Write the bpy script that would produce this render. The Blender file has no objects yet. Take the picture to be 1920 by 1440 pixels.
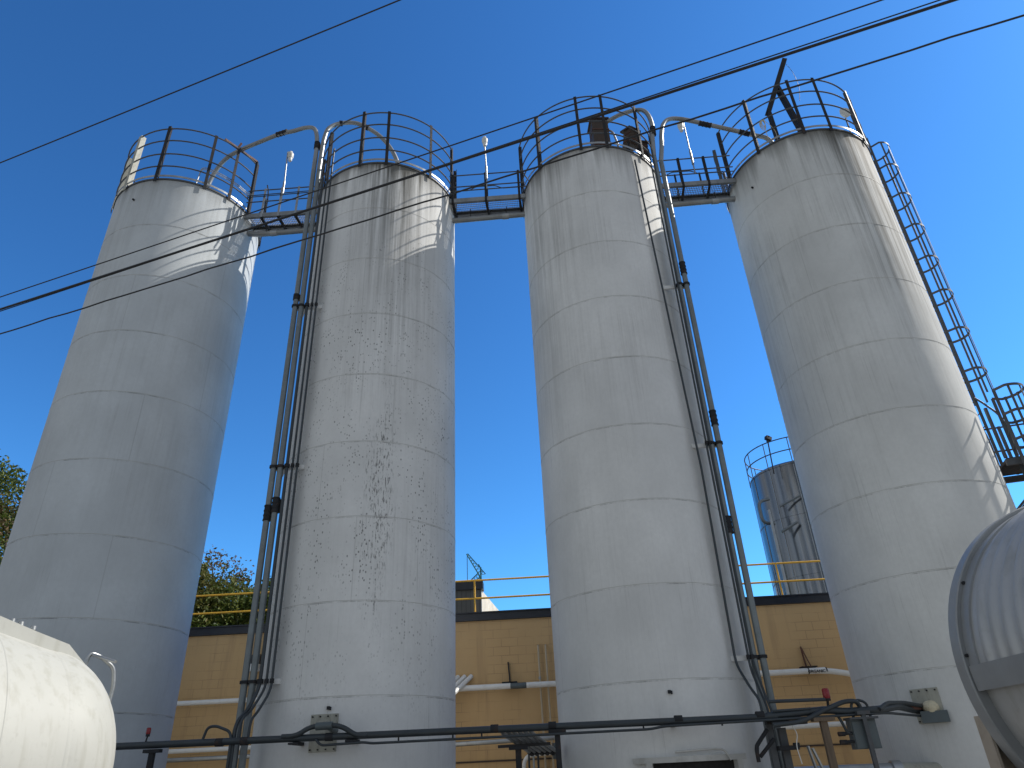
import bpy, math, random
from mathutils import Vector, Matrix
SC = bpy.context.scene
COL = SC.collection
PI = math.pi
R_ = math.radians
rnd = random.Random(7)

# ------------------------------------------------------------------ camera
cam = bpy.data.cameras.new('camera')
camo = bpy.data.objects.new('camera', cam); COL.objects.link(camo)
PITCH, ROLL, YAW = R_(29.1263), R_(-2.7467), R_(-2.0065)
cam.sensor_width = 36.0
cam.lens = 1298.2 / 1920 * 36.0
cam.clip_end = 3000
def _w(v):                                   # heading frame -> world
    c, s = math.cos(YAW), math.sin(YAW)
    return Vector((c*v[0] + s*v[1], -s*v[0] + c*v[1], v[2]))
fwd = _w((0, math.cos(PITCH), math.sin(PITCH)))
up0 = _w((0, -math.sin(PITCH), math.cos(PITCH)))
rt0 = _w((1, 0, 0))
cr, sr = math.cos(ROLL), math.sin(ROLL)
rt = rt0*cr + up0*sr
up = up0*cr - rt0*sr
M = Matrix.Identity(4)
for k in range(3):
    M[k][0] = rt[k]; M[k][1] = up[k]; M[k][2] = -fwd[k]
M[0][3], M[1][3], M[2][3] = 0.0, 0.0, 1.6
camo.matrix_world = M
SC.camera = camo

# ------------------------------------------------------------------ sky, sun, exposure
SUN_AZ, SUN_EL = R_(13.5), R_(43.5)          # azimuth measured from +x towards +y
w = bpy.data.worlds.new('World'); SC.world = w; w.use_nodes = True
nt = w.node_tree; nt.nodes.clear()
sky = nt.nodes.new('ShaderNodeTexSky'); sky.sky_type = 'NISHITA'; sky.sun_disc = False
sky.sun_elevation = SUN_EL
sky.sun_rotation = PI/2 - SUN_AZ
sky.air_density = 1.0; sky.dust_density = 0.25; sky.ozone_density = 2.2; sky.altitude = 200
bg = nt.nodes.new('ShaderNodeBackground'); bg.inputs['Strength'].default_value = 0.105
wo = nt.nodes.new('ShaderNodeOutputWorld')
# deep saturated blue ahead of the camera; behind it a paler sky and white cloud, added out of view as neutral fill
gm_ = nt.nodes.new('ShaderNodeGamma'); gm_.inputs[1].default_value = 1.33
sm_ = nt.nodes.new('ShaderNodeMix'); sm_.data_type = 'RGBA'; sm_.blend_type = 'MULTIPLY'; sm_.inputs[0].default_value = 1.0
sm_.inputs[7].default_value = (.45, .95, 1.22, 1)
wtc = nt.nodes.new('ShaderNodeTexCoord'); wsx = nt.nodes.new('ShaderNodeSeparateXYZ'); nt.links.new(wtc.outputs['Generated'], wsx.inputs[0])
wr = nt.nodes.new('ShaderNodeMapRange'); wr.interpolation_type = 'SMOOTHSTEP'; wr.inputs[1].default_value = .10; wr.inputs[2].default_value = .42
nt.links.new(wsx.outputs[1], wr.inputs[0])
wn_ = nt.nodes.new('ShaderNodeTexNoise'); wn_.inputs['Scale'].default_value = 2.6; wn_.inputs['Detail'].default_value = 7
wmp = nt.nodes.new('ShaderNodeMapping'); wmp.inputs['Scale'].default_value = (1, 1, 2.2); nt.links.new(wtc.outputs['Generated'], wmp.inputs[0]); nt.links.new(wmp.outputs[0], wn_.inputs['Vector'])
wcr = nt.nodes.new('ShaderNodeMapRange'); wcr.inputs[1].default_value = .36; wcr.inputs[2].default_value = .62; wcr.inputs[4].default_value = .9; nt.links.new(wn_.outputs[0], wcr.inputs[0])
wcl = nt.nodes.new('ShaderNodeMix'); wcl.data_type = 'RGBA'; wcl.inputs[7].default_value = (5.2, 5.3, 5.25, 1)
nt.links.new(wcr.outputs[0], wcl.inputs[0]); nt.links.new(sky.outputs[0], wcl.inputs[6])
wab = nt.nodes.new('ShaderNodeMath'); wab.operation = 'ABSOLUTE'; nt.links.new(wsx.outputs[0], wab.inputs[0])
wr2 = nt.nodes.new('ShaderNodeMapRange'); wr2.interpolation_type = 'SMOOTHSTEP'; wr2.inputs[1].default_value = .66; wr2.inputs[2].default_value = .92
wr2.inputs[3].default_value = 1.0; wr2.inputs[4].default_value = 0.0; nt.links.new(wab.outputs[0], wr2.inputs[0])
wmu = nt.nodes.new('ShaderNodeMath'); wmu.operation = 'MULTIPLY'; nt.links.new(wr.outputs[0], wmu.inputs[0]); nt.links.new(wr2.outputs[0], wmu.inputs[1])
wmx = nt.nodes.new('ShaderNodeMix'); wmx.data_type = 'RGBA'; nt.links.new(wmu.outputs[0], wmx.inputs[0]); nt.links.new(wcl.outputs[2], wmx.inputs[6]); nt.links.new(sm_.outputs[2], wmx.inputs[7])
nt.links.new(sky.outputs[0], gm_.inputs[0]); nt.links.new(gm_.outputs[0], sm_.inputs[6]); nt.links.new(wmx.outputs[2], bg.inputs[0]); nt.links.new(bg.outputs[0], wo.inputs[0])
sl = bpy.data.lights.new('sun', 'SUN'); sl.energy = 5.0; sl.angle = R_(0.5); sl.color = (1.0, 0.95, 0.87)
so = bpy.data.objects.new('sun', sl); COL.objects.link(so)
sdir = Vector((math.cos(SUN_AZ)*math.cos(SUN_EL), math.sin(SUN_AZ)*math.cos(SUN_EL), math.sin(SUN_EL)))
so.rotation_euler = (-sdir).to_track_quat('-Z', 'Y').to_euler()
so.location = sdir*60
SC.view_settings.view_transform = 'Standard'
SC.view_settings.look = 'None'
SC.view_settings.exposure = 0.0
SC.view_settings.gamma = 1.0

# ------------------------------------------------------------------ mesh builder
def V(*a): return Vector(a)
class MB:
    def __init__(s): s.v = []; s.f = []; s.uv = None
    def add(s, vs, fs):
        b = len(s.v); s.v += [tuple(x) for x in vs]; s.f += [tuple(i+b for i in f) for f in fs]; return s
    def hexa(s, c8):
        return s.add(c8, [(0,3,2,1),(4,5,6,7),(0,1,5,4),(1,2,6,5),(2,3,7,6),(3,0,4,7)])
    def box(s, c, d, rz=0, rx=0, ry=0):
        m = Matrix.Rotation(rz,3,'Z') @ Matrix.Rotation(ry,3,'Y') @ Matrix.Rotation(rx,3,'X')
        h = [x/2 for x in d]; c = Vector(c)
        P = [(-1,-1,-1),(1,-1,-1),(1,1,-1),(-1,1,-1),(-1,-1,1),(1,-1,1),(1,1,1),(-1,1,1)]
        return s.hexa([c + m @ Vector((p[0]*h[0],p[1]*h[1],p[2]*h[2])) for p in P])
    def bar(s, p, q, wd, ht, upv=(0,0,1)):
        p, q = Vector(p), Vector(q); d = (q-p).normalized(); u = Vector(upv)
        if abs(d.dot(u)) > .98: u = Vector((1,0,0))
        a = d.cross(u).normalized()*wd/2; b = a.cross(d).normalized()*ht/2
        return s.hexa([p-a-b, p+a-b, q+a-b, q-a-b, p-a+b, p+a+b, q+a+b, q-a+b])
    def tube(s, pts, r, n=10, closed=False):
        pts = [Vector(p) for p in pts]; N = len(pts); rs = r if isinstance(r, (list,tuple)) else [r]*N
        T = []
        for i in range(N):
            if closed: t = pts[(i+1)%N]-pts[i-1]
            else: t = pts[min(i+1,N-1)]-pts[max(i-1,0)]
            T.append(t.normalized())
        u = T[0].orthogonal().normalized(); vs = []
        for i in range(N):
            u = (u - T[i]*u.dot(T[i])).normalized(); b = T[i].cross(u)
            for k in range(n):
                a = 2*PI*k/n; vs.append(pts[i] + (u*math.cos(a)+b*math.sin(a))*rs[i])
        fs = []
        for i in range(N if closed else N-1):
            j = (i+1) % N
            for k in range(n):
                k2 = (k+1)%n; fs.append((i*n+k, i*n+k2, j*n+k2, j*n+k))
        if not closed: fs += [tuple(range(n-1,-1,-1)), tuple((N-1)*n+k for k in range(n))]
        return s.add(vs, fs)
    def lathe(s, prof, c=(0,0,0), n=48, a0=0, a1=2*PI, axis=None):
        full = abs(a1-a0-2*PI) < 1e-6; m = n if full else n+1
        X, Y, Z = (V(1,0,0),V(0,1,0),V(0,0,1)) if axis is None else axis
        vs = []; c = Vector(c)
        for (r, z) in prof:
            for k in range(m):
                a = a0+(a1-a0)*k/n; vs.append(c + X*r*math.cos(a) + Y*r*math.sin(a) + Z*z)
        fs = []
        for i in range(len(prof)-1):
            for k in range(n):
                k2 = (k+1)%m; fs.append((i*m+k, i*m+k2, (i+1)*m+k2, (i+1)*m+k))
        return s.add(vs, fs)
    def cyl(s, p, q, r, n=12): return s.tube([p, q], r, n)
    def band(s, c, r, z, h, t, a0=0, a1=2*PI, n=64):      # curved flat bar
        P = [(r-t/2,z-h/2),(r+t/2,z-h/2),(r+t/2,z+h/2),(r-t/2,z+h/2),(r-t/2,z-h/2)]
        return s.lathe(P, (c[0],c[1],0), n, a0, a1)
    def build(s, name, m, parent=None, smooth=True, ang=40):
        me = bpy.data.meshes.new(name); me.from_pydata(s.v, [], s.f); me.update()
        if s.uv:
            ul = me.uv_layers.new(name='UVMap')
            for p in me.polygons:
                us = [s.uv[vi] for vi in p.vertices]
                for li, vi in zip(p.loop_indices, p.vertices): ul.data[li].uv = s.uv[vi]
        if smooth:
            me.polygons.foreach_set('use_smooth', [True]*len(me.polygons)); me.set_sharp_from_angle(angle=R_(ang))
        me.materials.append(m)
        o = bpy.data.objects.new(name, me); COL.objects.link(o)
        if parent: o.parent = parent; o.matrix_parent_inverse = parent.matrix_world.inverted()
        return o
def fillet(pts, r, n=7):
    pts = [Vector(p) for p in pts]; out = [pts[0]]
    for i in range(1, len(pts)-1):
        a, b, c = pts[i-1], pts[i], pts[i+1]
        d = min(r, (a-b).length*.48, (c-b).length*.48)
        p, q = b+(a-b).normalized()*d, b+(c-b).normalized()*d
        for k in range(n+1):
            t = k/n; out.append(p*(1-t)**2 + b*2*t*(1-t) + q*t*t)
    out.append(pts[-1]); return out
def spline(P, n=8):
    P = [Vector(p) for p in P]; Q = [P[0]*2-P[1]]+P+[P[-1]*2-P[-2]]; out = []
    for i in range(1, len(Q)-2):
        for k in range(n):
            t = k/n
            out.append(0.5*((2*Q[i])+(Q[i+1]-Q[i-1])*t+(2*Q[i-1]-5*Q[i]+4*Q[i+1]-Q[i+2])*t*t+(3*Q[i]-Q[i-1]-3*Q[i+1]+Q[i+2])*t**3))
    out.append(P[-1]); return out
def empty(name, loc, rz=0):
    o = bpy.data.objects.new(name, None); COL.objects.link(o); o.location = loc; o.rotation_euler = (0,0,rz)
    o.empty_display_size = .3
    o.matrix_world = Matrix.Translation(loc) @ Matrix.Rotation(rz,4,'Z')
    return o
def tag(o, label, cat, group=None):
    o['label'] = label; o['category'] = cat
    if group: o['group'] = group
    return o
def thing(name, loc, label, cat, group=None): return tag(empty(name, loc), label, cat, group)
def structure(o): o['kind'] = 'structure'; return o

# ------------------------------------------------------------------ materials
def nodes(name):
    m = bpy.data.materials.new(name); m.use_nodes = True; t = m.node_tree; t.nodes.clear()
    out = t.nodes.new('ShaderNodeOutputMaterial'); b = t.nodes.new('ShaderNodeBsdfPrincipled')
    t.links.new(b.outputs[0], out.inputs[0]); return m, t, b
def nd(t, kind, **kw):
    n = t.nodes.new('ShaderNode'+kind)
    for k, v in kw.items():
        if k.startswith('i_'):
            key = k[2:]; key = int(key) if key.isdigit() else key.replace('_',' ')
            n.inputs[key].default_value = v
        else: setattr(n, k, v)
    return n
def ramp(t, src, p0, p1, c0=(0,0,0,1), c1=(1,1,1,1)):
    r = t.nodes.new('ShaderNodeValToRGB'); r.color_ramp.elements[0].position = p0; r.color_ramp.elements[1].position = p1
    r.color_ramp.elements[0].color = c0; r.color_ramp.elements[1].color = c1
    t.links.new(src, r.inputs[0]); return r.outputs[0]
def math_(t, op, a, b=None, clamp=False):
    n = t.nodes.new('ShaderNodeMath'); n.operation = op; n.use_clamp = clamp
    for i, x in enumerate((a, b)):
        if x is None: continue
        if isinstance(x, (int,float)): n.inputs[i].default_value = x
        else: t.links.new(x, n.inputs[i])
    return n.outputs[0]
def mixc(t, fac, a, b, mode='MIX'):
    n = t.nodes.new('ShaderNodeMix'); n.data_type = 'RGBA'; n.blend_type = mode
    for i, x in ((0, fac), (6, a), (7, b)):
        if isinstance(x, (int,float)): n.inputs[i].default_value = x
        elif isinstance(x, tuple): n.inputs[i].default_value = x if len(x) == 4 else x+(1,)
        else: t.links.new(x, n.inputs[i])
    return n.outputs[2]
def vec(t, src, sc, off=(0,0,0)):
    n = t.nodes.new('ShaderNodeMapping'); n.inputs['Scale'].default_value = sc; n.inputs['Location'].default_value = off
    t.links.new(src, n.inputs[0]); return n.outputs[0]
def noise(t, v, scale, detail=4, rough=.55):
    n = nd(t, 'TexNoise', i_Scale=scale, i_Detail=detail, i_Roughness=rough); t.links.new(v, n.inputs['Vector']); return n.outputs[0]

def weathered(name, col, rough=.5, metal=0.0, var=.18, dirt=None, damt=.0, scale=3.0, stretch=(1,1,1), bump=.05, spec=.5):
    m, t, b = nodes(name)
    tc = nd(t, 'TexCoord'); v = vec(t, tc.outputs['Object'], stretch)
    n1 = noise(t, v, scale, 5); n2 = noise(t, v, scale*6, 3)
    f = math_(t, 'ADD', math_(t, 'MULTIPLY', n1, .7), math_(t, 'MULTIPLY', n2, .3))
    c0 = tuple(x*(1-var) for x in col); c1 = tuple(min(1, x*(1+var)) for x in col)
    c = mixc(t, ramp(t, f, .3, .7), c0, c1)
    if dirt: c = mixc(t, math_(t, 'MULTIPLY', ramp(t, noise(t, v, scale*1.7, 6, .65), .52, .72), damt), c, dirt)
    t.links.new(c, b.inputs['Base Color'])
    r = ramp(t, n2, .2, .8, (rough*.75,)*3+(1,), (min(1,rough*1.25),)*3+(1,)); t.links.new(r, b.inputs['Roughness'])
    b.inputs['Metallic'].default_value = metal; b.inputs['Specular IOR Level'].default_value = spec
    if bump:
        bp = nd(t, 'Bump', i_Strength=bump, i_Distance=.02); t.links.new(n2, bp.inputs['Height']); t.links.new(bp.outputs[0], b.inputs['Normal'])
    return m

H = 15.12; R = 1.83; SP = 5.5756; X0 = -9.263; YS = 14.18
SX = [X0+i*SP for i in range(4)]
SEAM0, SEAMD = 2.775, 1.545

def silo_paint(name, seed, base, streak, grime, spots, topdark=.5, gu=None):
    """white paint with rain streaks, weld-seam dirt and (spots) flecks; UV = metres round and up the shell"""
    m, t, b = nodes(name)
    tc = nd(t, 'TexCoord'); uv = tc.outputs['UV']
    sp = nd(t, 'SeparateXYZ'); t.links.new(uv, sp.inputs[0]); u, vv = sp.outputs[0], sp.outputs[1]
    o = (seed*13.7, seed*5.1, seed)
    big = noise(t, vec(t, uv, (.5,.35,1), o), 1.6, 4)
    fine = noise(t, vec(t, uv, (1,.8,1), o), 14, 4)
    c = mixc(t, ramp(t, big, .3, .7), tuple(x*.86 for x in base), tuple(x*1.07 for x in base))
    c = mixc(t, math_(t, 'MULTIPLY', ramp(t, fine, .35, .75), .22), c, tuple(x*.72 for x in base))
    # patchy repaint courses: each ring of plates a slightly different white
    course = math_(t, 'FLOOR', math_(t, 'DIVIDE', math_(t, 'SUBTRACT', vv, SEAM0), SEAMD))
    wn = nd(t, 'TexWhiteNoise', noise_dimensions='1D'); t.links.new(math_(t, 'ADD', course, seed*7.3), wn.inputs['W'])
    c = mixc(t, math_(t, 'MULTIPLY', wn.outputs[0], .16), c, (base[0]*.72, base[1]*.74, base[2]*.78))
    # streaks
    st = noise(t, vec(t, uv, (9.5,.16,1), o), 1.0, 8, .74)
    st2 = noise(t, vec(t, uv, (34,.5,1), o), 1.0, 6, .7)
    patch = noise(t, vec(t, uv, (.6,.3,1), (o[1],o[0],2)), 1.4, 6, .62)
    hgt = ramp(t, math_(t, 'DIVIDE', vv, H), .25, 1.0)
    amt = math_(t, 'MULTIPLY', ramp(t, st, .46, .78), ramp(t, patch, .40, .66))
    amt = math_(t, 'MULTIPLY', amt, math_(t, 'ADD', math_(t, 'MULTIPLY', hgt, .75), .25))
    c = mixc(t, math_(t, 'MULTIPLY', amt, streak, True), c, (.10,.095,.08))
    a2 = math_(t, 'MULTIPLY', ramp(t, st2, .56, .74), ramp(t, patch, .42, .66))
    c = mixc(t, math_(t, 'MULTIPLY', a2, streak*.75, True), c, (.07,.068,.06))
    # grime running down from the eave
    drip = math_(t, 'ADD', math_(t, 'MULTIPLY', noise(t, vec(t, uv, (4.2,.05,1), (o[1],3,o[0])), 1.0, 4), 4.2), -1.35)
    top = math_(t, 'SUBTRACT', vv, H)
    g = math_(t, 'ADD', math_(t, 'DIVIDE', top, math_(t, 'MAXIMUM', drip, .25)), 1.0, True)
    gm = math_(t, 'MULTIPLY', math_(t, 'POWER', g, 1.6), grime)
    if gu is not None:                      # heavier on one side (wide soft patch round the shell)
        d = math_(t, 'ABSOLUTE', math_(t, 'SUBTRACT', u, gu[0]))
        side = math_(t, 'SUBTRACT', 1.0, math_(t, 'DIVIDE', d, gu[1]), True)
        gm = math_(t, 'ADD', gm, math_(t, 'MULTIPLY', math_(t, 'MULTIPLY', side, ramp(t, st, .38, .62)), math_(t, 'MULTIPLY', ramp(t, math_(t, 'DIVIDE', vv, H), .55, 1.0), gu[2])))
    c = mixc(t, math_(t, 'MINIMUM', gm, .9), c, (.085,.082,.07))
    c = mixc(t, math_(t, 'MULTIPLY', ramp(t, top, .0, 1.0), 0.0), c, (.08,.08,.07))
    # weld seams
    fr = math_(t, 'ABSOLUTE', math_(t, 'SUBTRACT', math_(t, 'FRACT', math_(t, 'ADD', math_(t, 'DIVIDE', math_(t, 'SUBTRACT', vv, SEAM0), SEAMD), .5)), .5))
    ln = math_(t, 'LESS_THAN', fr, .0058)
    brk = ramp(t, noise(t, vec(t, uv, (1.3,.15,1), o), 2.2, 6, .7), .44, .62)
    c = mixc(t, math_(t, 'MULTIPLY', math_(t, 'MULTIPLY', ln, brk), .5), c, (.07,.07,.065))
    # vertical plate joints, staggered course by course
    uo = math_(t, 'ADD', math_(t, 'DIVIDE', u, 5.75), math_(t, 'MULTIPLY', wn.outputs[0], .9))
    fv = math_(t, 'ABSOLUTE', math_(t, 'SUBTRACT', math_(t, 'FRACT', uo), .5))
    vl = math_(t, 'LESS_THAN', fv, .0016)
    c = mixc(t, math_(t, 'MULTIPLY', vl, .16), c, (.1,.1,.09))
    if spots:
        vo = nd(t, 'TexVoronoi', i_Scale=1.0); t.links.new(vec(t, uv, (21,13,1), o), vo.inputs['Vector'])
        dsp = math_(t, 'ADD', vo.outputs['Distance'], math_(t, 'MULTIPLY', fine, .35))
        sp1 = math_(t, 'LESS_THAN', dsp, .45)
        wcol = nd(t, 'SeparateColor'); t.links.new(vo.outputs['Color'], wcol.inputs[0])
        keep = math_(t, 'GREATER_THAN', wcol.outputs[0], .45)
        reg = ramp(t, noise(t, vec(t, uv, (1.3,.45,1), (4.4,seed,0)), 1.5, 5, .6), .44, .60)
        # dense run of flecks right of centre
        run = math_(t, 'SUBTRACT', 1.0, math_(t, 'DIVIDE', math_(t, 'ABSOLUTE', math_(t, 'SUBTRACT', u, .62)), .42), True)
        runv = math_(t, 'SUBTRACT', 1.0, math_(t, 'DIVIDE', math_(t, 'ABSOLUTE', math_(t, 'SUBTRACT', vv, 6.3)), 3.2), True)
        rn = noise(t, vec(t, uv, (30,5.5,1), o), 1.0, 5, .7)
        rm = math_(t, 'MULTIPLY', ramp(t, rn, .53, .60), ramp(t, math_(t, 'MULTIPLY', math_(t, 'MULTIPLY', run, runv), ramp(t, noise(t, vec(t, uv, (3.5,.8,1), o), 1.3, 4), .3, .6)), .08, .42))
        c = mixc(t, math_(t, 'MULTIPLY', rm, .75), c, (.04,.04,.04))
        lowf = ramp(t, math_(t, 'DIVIDE', vv, H), .12, .34)
        hif = ramp(t, math_(t, 'DIVIDE', vv, H), .70, .92, (1,1,1,1), (.15,.15,.15,1))
        c = mixc(t, math_(t, 'MULTIPLY', math_(t, 'MULTIPLY', math_(t, 'MULTIPLY', sp1, keep), reg), math_(t, 'MULTIPLY', math_(t, 'MULTIPLY', lowf, hif), spots)), c, (.035,.035,.035))
    t.links.new(c, b.inputs['Base Color'])
    b.inputs['Roughness'].default_value = .7
    b.inputs['Specular IOR Level'].default_value = .1
    hb = math_(t, 'ADD', math_(t, 'MULTIPLY', noise(t, vec(t, uv, (.9,.5,1), o), 1.2, 2), 1.0), math_(t, 'MULTIPLY', math_(t, 'LESS_THAN', fr, .012), .10))
    bp = nd(t, 'Bump', i_Strength=.35, i_Distance=.06); t.links.new(hb, bp.inputs['Height']); t.links.new(bp.outputs[0], b.inputs['Normal'])
    return m

M_DARK = weathered('weathered_dark_steel', (.028,.030,.034), .8, 0, .3, (.14,.07,.035), .35, 4, spec=.2)
M_RAIL = weathered('grey_rail_steel', (.075,.082,.09), .6, .15, .25, (.12,.07,.04), .25, 5)
M_GALV = weathered('galvanised_steel', (.36,.375,.38), .38, .75, .2, (.2,.18,.15), .3, 4)
M_PIPE = weathered('dull_zinc_pipe', (.27,.28,.28), .36, .55, .2, (.16,.14,.11), .35, 3, (1,1,.25))
M_PIPEG = weathered('grey_painted_pipe', (.175,.20,.21), .42, .2, .18, (.1,.09,.08), .3, 3)
M_COND = weathered('dark_conduit', (.038,.048,.056), .45, .25, .2, (.06,.055,.05), .3, 3)
M_BLACK = weathered('black_rubber', (.018,.018,.02), .55, 0, .3, None, 0, 6)
M_WHITE = weathered('white_enamel', (.72,.73,.72), .4, 0, .06, (.4,.37,.3), .25, 3)
M_LAMP = weathered('white_lamp_housing', (.66,.66,.62), .45, 0, .1, (.4,.36,.3), .3, 8)
M_BROWN = weathered('rusty_brown_sheet', (.060,.042,.032), .7, .1, .3, (.06,.035,.025), .6, 3)
M_RUST = weathered('rust_red_steel', (.11,.05,.035), .75, .1, .3, (.08,.04,.03), .5, 5)
M_YEL = weathered('safety_yellow_paint', (.75,.42,.035), .45, 0, .12, (.35,.2,.05), .35, 5)
M_CAP = weathered('dark_parapet_flashing', (.022,.024,.03), .4, .2, .2, None, 0, 2)
M_ROOF = weathered('silo_roof_paint', (.5,.5,.48), .5, 0, .15, (.2,.19,.16), .5, 2)
M_BOX = weathered('grey_control_cabinet', (.085,.11,.12), .45, .1, .12, (.1,.09,.08), .3, 5)
M_PLATE = weathered('stained_cover_plate', (.36,.36,.31), .6, 0, .2, (.12,.11,.09), .7, 5, (1,1,.4))
M_RED = weathered('red_beacon_lens', (.22,.008,.015), .25, 0, .1, None, 0, 5)
M_FOAM = weathered('cream_sealant', (.62,.56,.40), .8, 0, .2, (.3,.26,.18), .5, 14, bump=.4)
M_TEAL = weathered('teal_crane_paint', (.03,.16,.18), .5, 0, .2, None, 0, 2)
M_DOOR = weathered('doorway_shade', (.012,.011,.011), .8, 0, .2, None, 0, 2)
M_GLASS = weathered('frosted_lamp_lens', (.7,.72,.72), .2, 0, .05, None, 0, 4)

# ground: one sheet
def ground_mat():
    m, t, b = nodes('yard_concrete'); tc = nd(t, 'TexCoord'); v = tc.outputs['Object']
    n1 = noise(t, v, .35, 6); n2 = noise(t, v, 5, 6)
    c = mixc(t, ramp(t, n1, .3, .7), (.17,.165,.155), (.26,.25,.235)); c = mixc(t, math_(t, 'MULTIPLY', ramp(t, n2, .4, .7), .3), c, (.16,.155,.15))
    br = nd(t, 'TexBrick', i_Scale=1.0, i_Mortar_Size=.012); br.offset = 0
    br.inputs['Brick Width'].default_value = 4.5; br.inputs['Row Height'].default_value = 4.5
    t.links.new(v, br.inputs['Vector']); c = mixc(t, math_(t, 'MULTIPLY', br.outputs['Fac'], .7), c, (.08,.08,.075))
    t.links.new(c, b.inputs['Base Color']); b.inputs['Roughness'].default_value = .85
    bp = nd(t, 'Bump', i_Strength=.2, i_Distance=.02); t.links.new(n2, bp.inputs['Height']); t.links.new(bp.outputs[0], b.inputs['Normal'])
    return m
g = MB(); g.add([(-900,-900,0),(900,-900,0),(900,900,0),(-900,900,0)], [(0,1,2,3)])
structure(g.build('ground', ground_mat(), smooth=False))

# ------------------------------------------------------------------ silos
ORD = ['leftmost', 'second from left', 'third from left', 'rightmost']
PAINT = [silo_paint('white_silo_paint_clean', 1, (.585,.62,.64), .4, .35, 0),
         silo_paint('white_silo_paint_flecked', 2, (.76,.765,.755), .6, .7, .7, gu=(.7, 1.3, 1.0)),
         silo_paint('white_silo_paint_grey', 3, (.73,.735,.725), .58, .6, 0, gu=(-1.6, 1.2, .45)),
         silo_paint('white_silo_paint_streaked', 4, (.69,.70,.685), .72, .8, 0, gu=(1.1, 1.35, 1.5))]
LABS = ['clean white silo at the far left, tree line behind it', 'white silo with black flecks and two fill pipes up its left side',
        'grey white silo with a brown box on its roof and a dark doorway below', 'dirt streaked white silo carrying the caged ladder and an angled steel arm on top']
POSTA = [[-150,-117.5,-89,-53,-33.5,-12, 30, 65, 100, 140, 175],
         [-168,-136.5,-99.5,-79,-43,-13, 13, 45, 80, 100, 136, 168],
         [-171,-136.5,-99.6,-79.6,-47,-13, 13, 45, 80, 100, 136, 168],
         [-171.5,-136.5,-101.7,-81.7,-46,-20, 6, 45, 80, 100, 136, 168]]
GAPS = [[(-11,11)], [(-11,11),(169,191)], [(-11,11),(169,191)], [(-17,3),(169,191)]]
def arcs(gaps):
    g = sorted(gaps); out = []
    for i in range(len(g)):
        a = g[i][1]; b = g[(i+1)%len(g)][0]
        if b <= a: b += 360
        out.append((a, b))
    return out
RAILZ = [.42, .86, 1.35, 1.80]
for i in range(4):
    cx = SX[i]; si = thing('grain_silo', (cx, YS, 0), LABS[i], 'silo', 'row of four white silos')
    # shell
    b = MB(); b.uv = []; n = 144
    zs = [0, .6, 1.2] + [SEAM0+SEAMD*(k-1)+d for k in range(0, 9) for d in (0, SEAMD*.5) if .9 < SEAM0+SEAMD*(k-1)+d < H-.2 and not (k == 0 and d == 0)] + [H]
    zs = sorted(set(zs)); vs = []; fs = []
    for z in zs:
        for k in range(n+1):
            a = PI/2 + 2*PI*k/n
            vs.append((cx+R*math.cos(a), YS+R*math.sin(a), z)); b.uv.append(((2*PI*k/n-PI)*R, z))
    for j in range(len(zs)-1):
        for k in range(n): fs.append((j*(n+1)+k, j*(n+1)+k+1, (j+1)*(n+1)+k+1, (j+1)*(n+1)+k))
    b.add(vs, fs); b.build('shell', PAINT[i], si)
    b = MB(); b.lathe([(R-.02,H-.002),(R+.004,H),(R+.004,H+.02),(R-.05,H+.03),(.35,H+.42),(.33,H+.55),(.0,H+.56)], (cx,YS,0), 72)
    b.build('roof', M_ROOF, si)
    b = MB(); b.lathe([(R+.003,H-.035),(R+.028,H-.035),(R+.028,H+.012),(R+.003,H+.012),(R+.003,H-.035)], (cx,YS,0), 96); b.build('eave_ring', M_RAIL, si)
    b = MB()
    for z in [SEAM0+SEAMD*(k-1) for k in range(0, 9)]:
        if 1 < z < H-.3: b.lathe([(R-.002,z+.016),(R+.004,z+.020),(R+.004,z+.024),(R-.002,z+.028)], (cx,YS,0), 144)
    b.build('weld_bead', M_ROOF, si)
    # guard rail
    b = MB()
    for (a0, a1) in arcs(GAPS[i]):
        for rz in RAILZ:
            pts = [(cx+(R+.045)*math.cos(R_(a)), YS+(R+.045)*math.sin(R_(a)), H+rz) for a in [a0+(a1-a0)*q/56 for q in range(57)]]
            b.tube(pts, .019, 8)
    gr = b.build('guardrail', M_RAIL, si)
    for pa in POSTA[i]:
        q = MB(); a = R_(pa); er = V(math.cos(a), math.sin(a), 0); et = V(-math.sin(a), math.cos(a), 0); c = V(cx,YS,0)
        wd = .12 if (i == 0 and pa < -100) else .075
        top = H+1.86+rnd.uniform(-.03,.05)
        p = c+er*(R+.062); q.bar(p+V(0,0,H-.13), p+V(0,0,top), wd, .011, er)
        p2 = c+er*(R+.056-wd/2)+et*(wd/2-.006); q.bar(p2+V(0,0,H+.03), p2+V(0,0,top), .011, wd, er)
        o = q.build('post', M_PLATE if (i == 0 and pa < -100) else (M_DARK if (i < 3 or pa < -60) else M_RAIL), gr, smooth=False)
    b = MB()
    for (a0, a1) in arcs(GAPS[i]): b.band((cx,YS), R+.047, H+.075, .062, .008, R_(a0), R_(a1), 72)
    b.build('toe_plate', M_GALV, si)

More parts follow.
